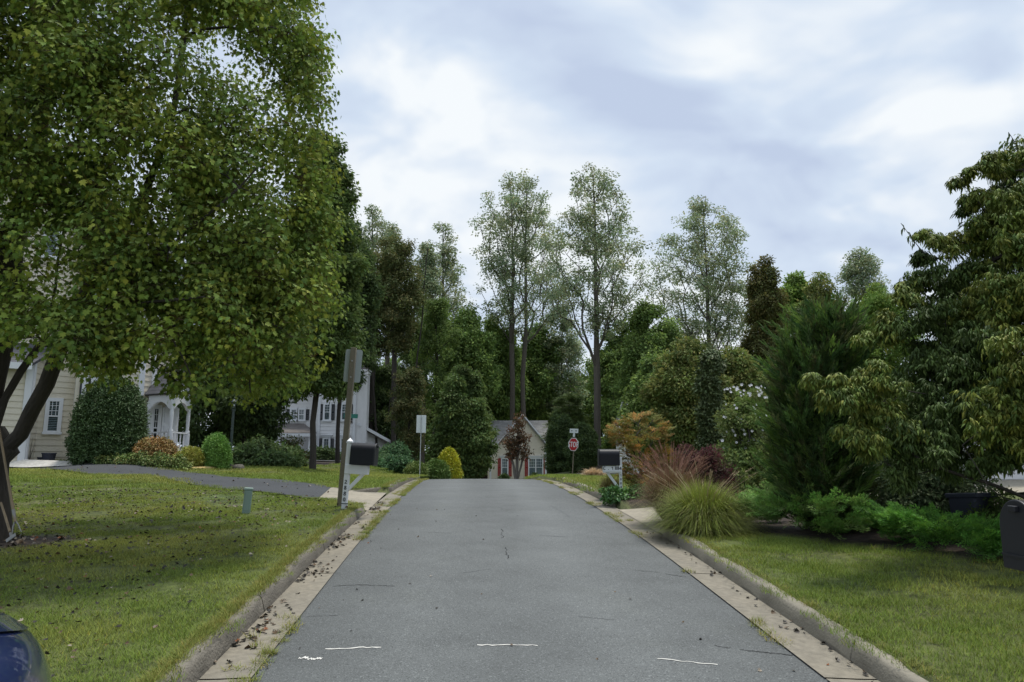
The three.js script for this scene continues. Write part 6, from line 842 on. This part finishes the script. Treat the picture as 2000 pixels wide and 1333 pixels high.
// fallen leaves: curled, dark and pale, thickest under the maple and in the left gutter
{ const r = rng(220), geos = [1, 2, 3].map((k) => { const b = new MB(), q = rng(970 + k); addLeaf(b, V3(), V3(0, 0.1, 1).normalize(), V3(0.2 * q(), 1, 0), 0.075, 0.075, k === 3 ? 'oval' : 'maple', [1, 1, 1]); const g = b.geo(), p = g.attributes.position; for (let i = 0; i < p.count; i++) p.setY(i, p.getY(i) + 9 * p.getX(i) ** 2 + (k === 2 ? 5 : 2) * (p.getZ(i) - 0.035) ** 2); g.computeVertexNormals(); return g; }), L = geos.map(() => []);
  const put = (x, D, y, s) => L[Math.floor(r() * 3)].push([x, D, y, s]);
  for (let i = 0; i < 6000; i++) { const x = -2.7 - Math.pow(r(), 0.8) * 9, D = 3.5 + r() * 12; if (surf(x, D) === 'road' || inDrive(x, D)) continue; if (fbm2(x * 0.8, D * 0.8, 3, 88) < 0.42 && r() < 0.6) continue; put(x, D, gh(x, D) + 0.036, 0.3 + 0.5 * r() * r() + 0.2 * r()); }
  for (let i = 0; i < 620; i++) { const D = 3 + r() * 12, t = -2.33 + Math.abs(r() + r() - 1) * 0.3; if (noise2(D * 1.6, 4, 6) < 0.5 && r() < 0.9) continue; put(xc(D) + t, D, roadY(D) + 0.012, 0.3 + 0.5 * r()); }
  for (let i = 0; i < 60; i++) { const D = 3 + r() * 8; put(xc(D) + 2.33 - r() * r() * 0.3, D, roadY(D) + 0.012, 0.3 + 0.4 * r()); } for (let i = 0; i < 46; i++) { const D = 4 + r() * 10, t = -1.9 + 3.8 * Math.pow(r(), 1.6); put(xc(D) + t, D, roadSurf(xc(D) + t, D) + 0.006, 0.22 + 0.3 * r()); } for (let i = 0; i < 40; i++) { const u = r(), x = lerp(-4, -13, u), D = lerp(15.8, 21, u) + r() * 1.6; if (inDrive(x, D)) put(x, D, driveY(x, D) + 0.01, 0.5 + 0.4 * r()); } for (let i = 0; i < 90; i++) { const a = r() * 6.28, q = Math.sqrt(r()) * 0.95, x = -6.35 + Math.cos(a) * q, D = 9.1 + Math.sin(a) * q; put(x, D, gh(x, D) + 0.02, 0.6 + 0.5 * r()); }
  const root = new THREE.Group(); root.name = 'fallen_leaves'; scene.add(root); tag(root, 'dry brown fallen leaves scattered on the left lawn and gutter', 'leaves', null, 'stuff'); const m = new THREE.Matrix4(), qt = new THREE.Quaternion(), c = new THREE.Color();
  L.forEach((l, k) => { const q = new THREE.InstancedMesh(geos[k], M.gloss, l.length); q.name = 'leaf_litter'; q.userData.kind = 'stuff'; l.forEach(([x, D, y, s], j) => { q.setMatrixAt(j, m.compose(V3(x, y, -D), qt.setFromEuler(new THREE.Euler((r() - 0.5) * 1.1, r() * 6.28, (r() - 0.5) * 1.1)), V3(s, s, s))); const pal = r() < 0.62 ? [0.022, 0.018, 0.013] : r() < 0.6 ? [0.1, 0.065, 0.035] : r() < 0.7 ? [0.3, 0.25, 0.19] : [0.2, 0.07, 0.025], v = 0.7 + 0.6 * r(); q.setColorAt(j, c.setRGB(pal[0] * v, pal[1] * v, pal[2] * v)); }); root.add(q); }); shade(root); }
scene.traverse((o) => { if (o.isMesh) { o.castShadow = true; o.receiveShadow = true; } });
renderer.render(scene, camera);
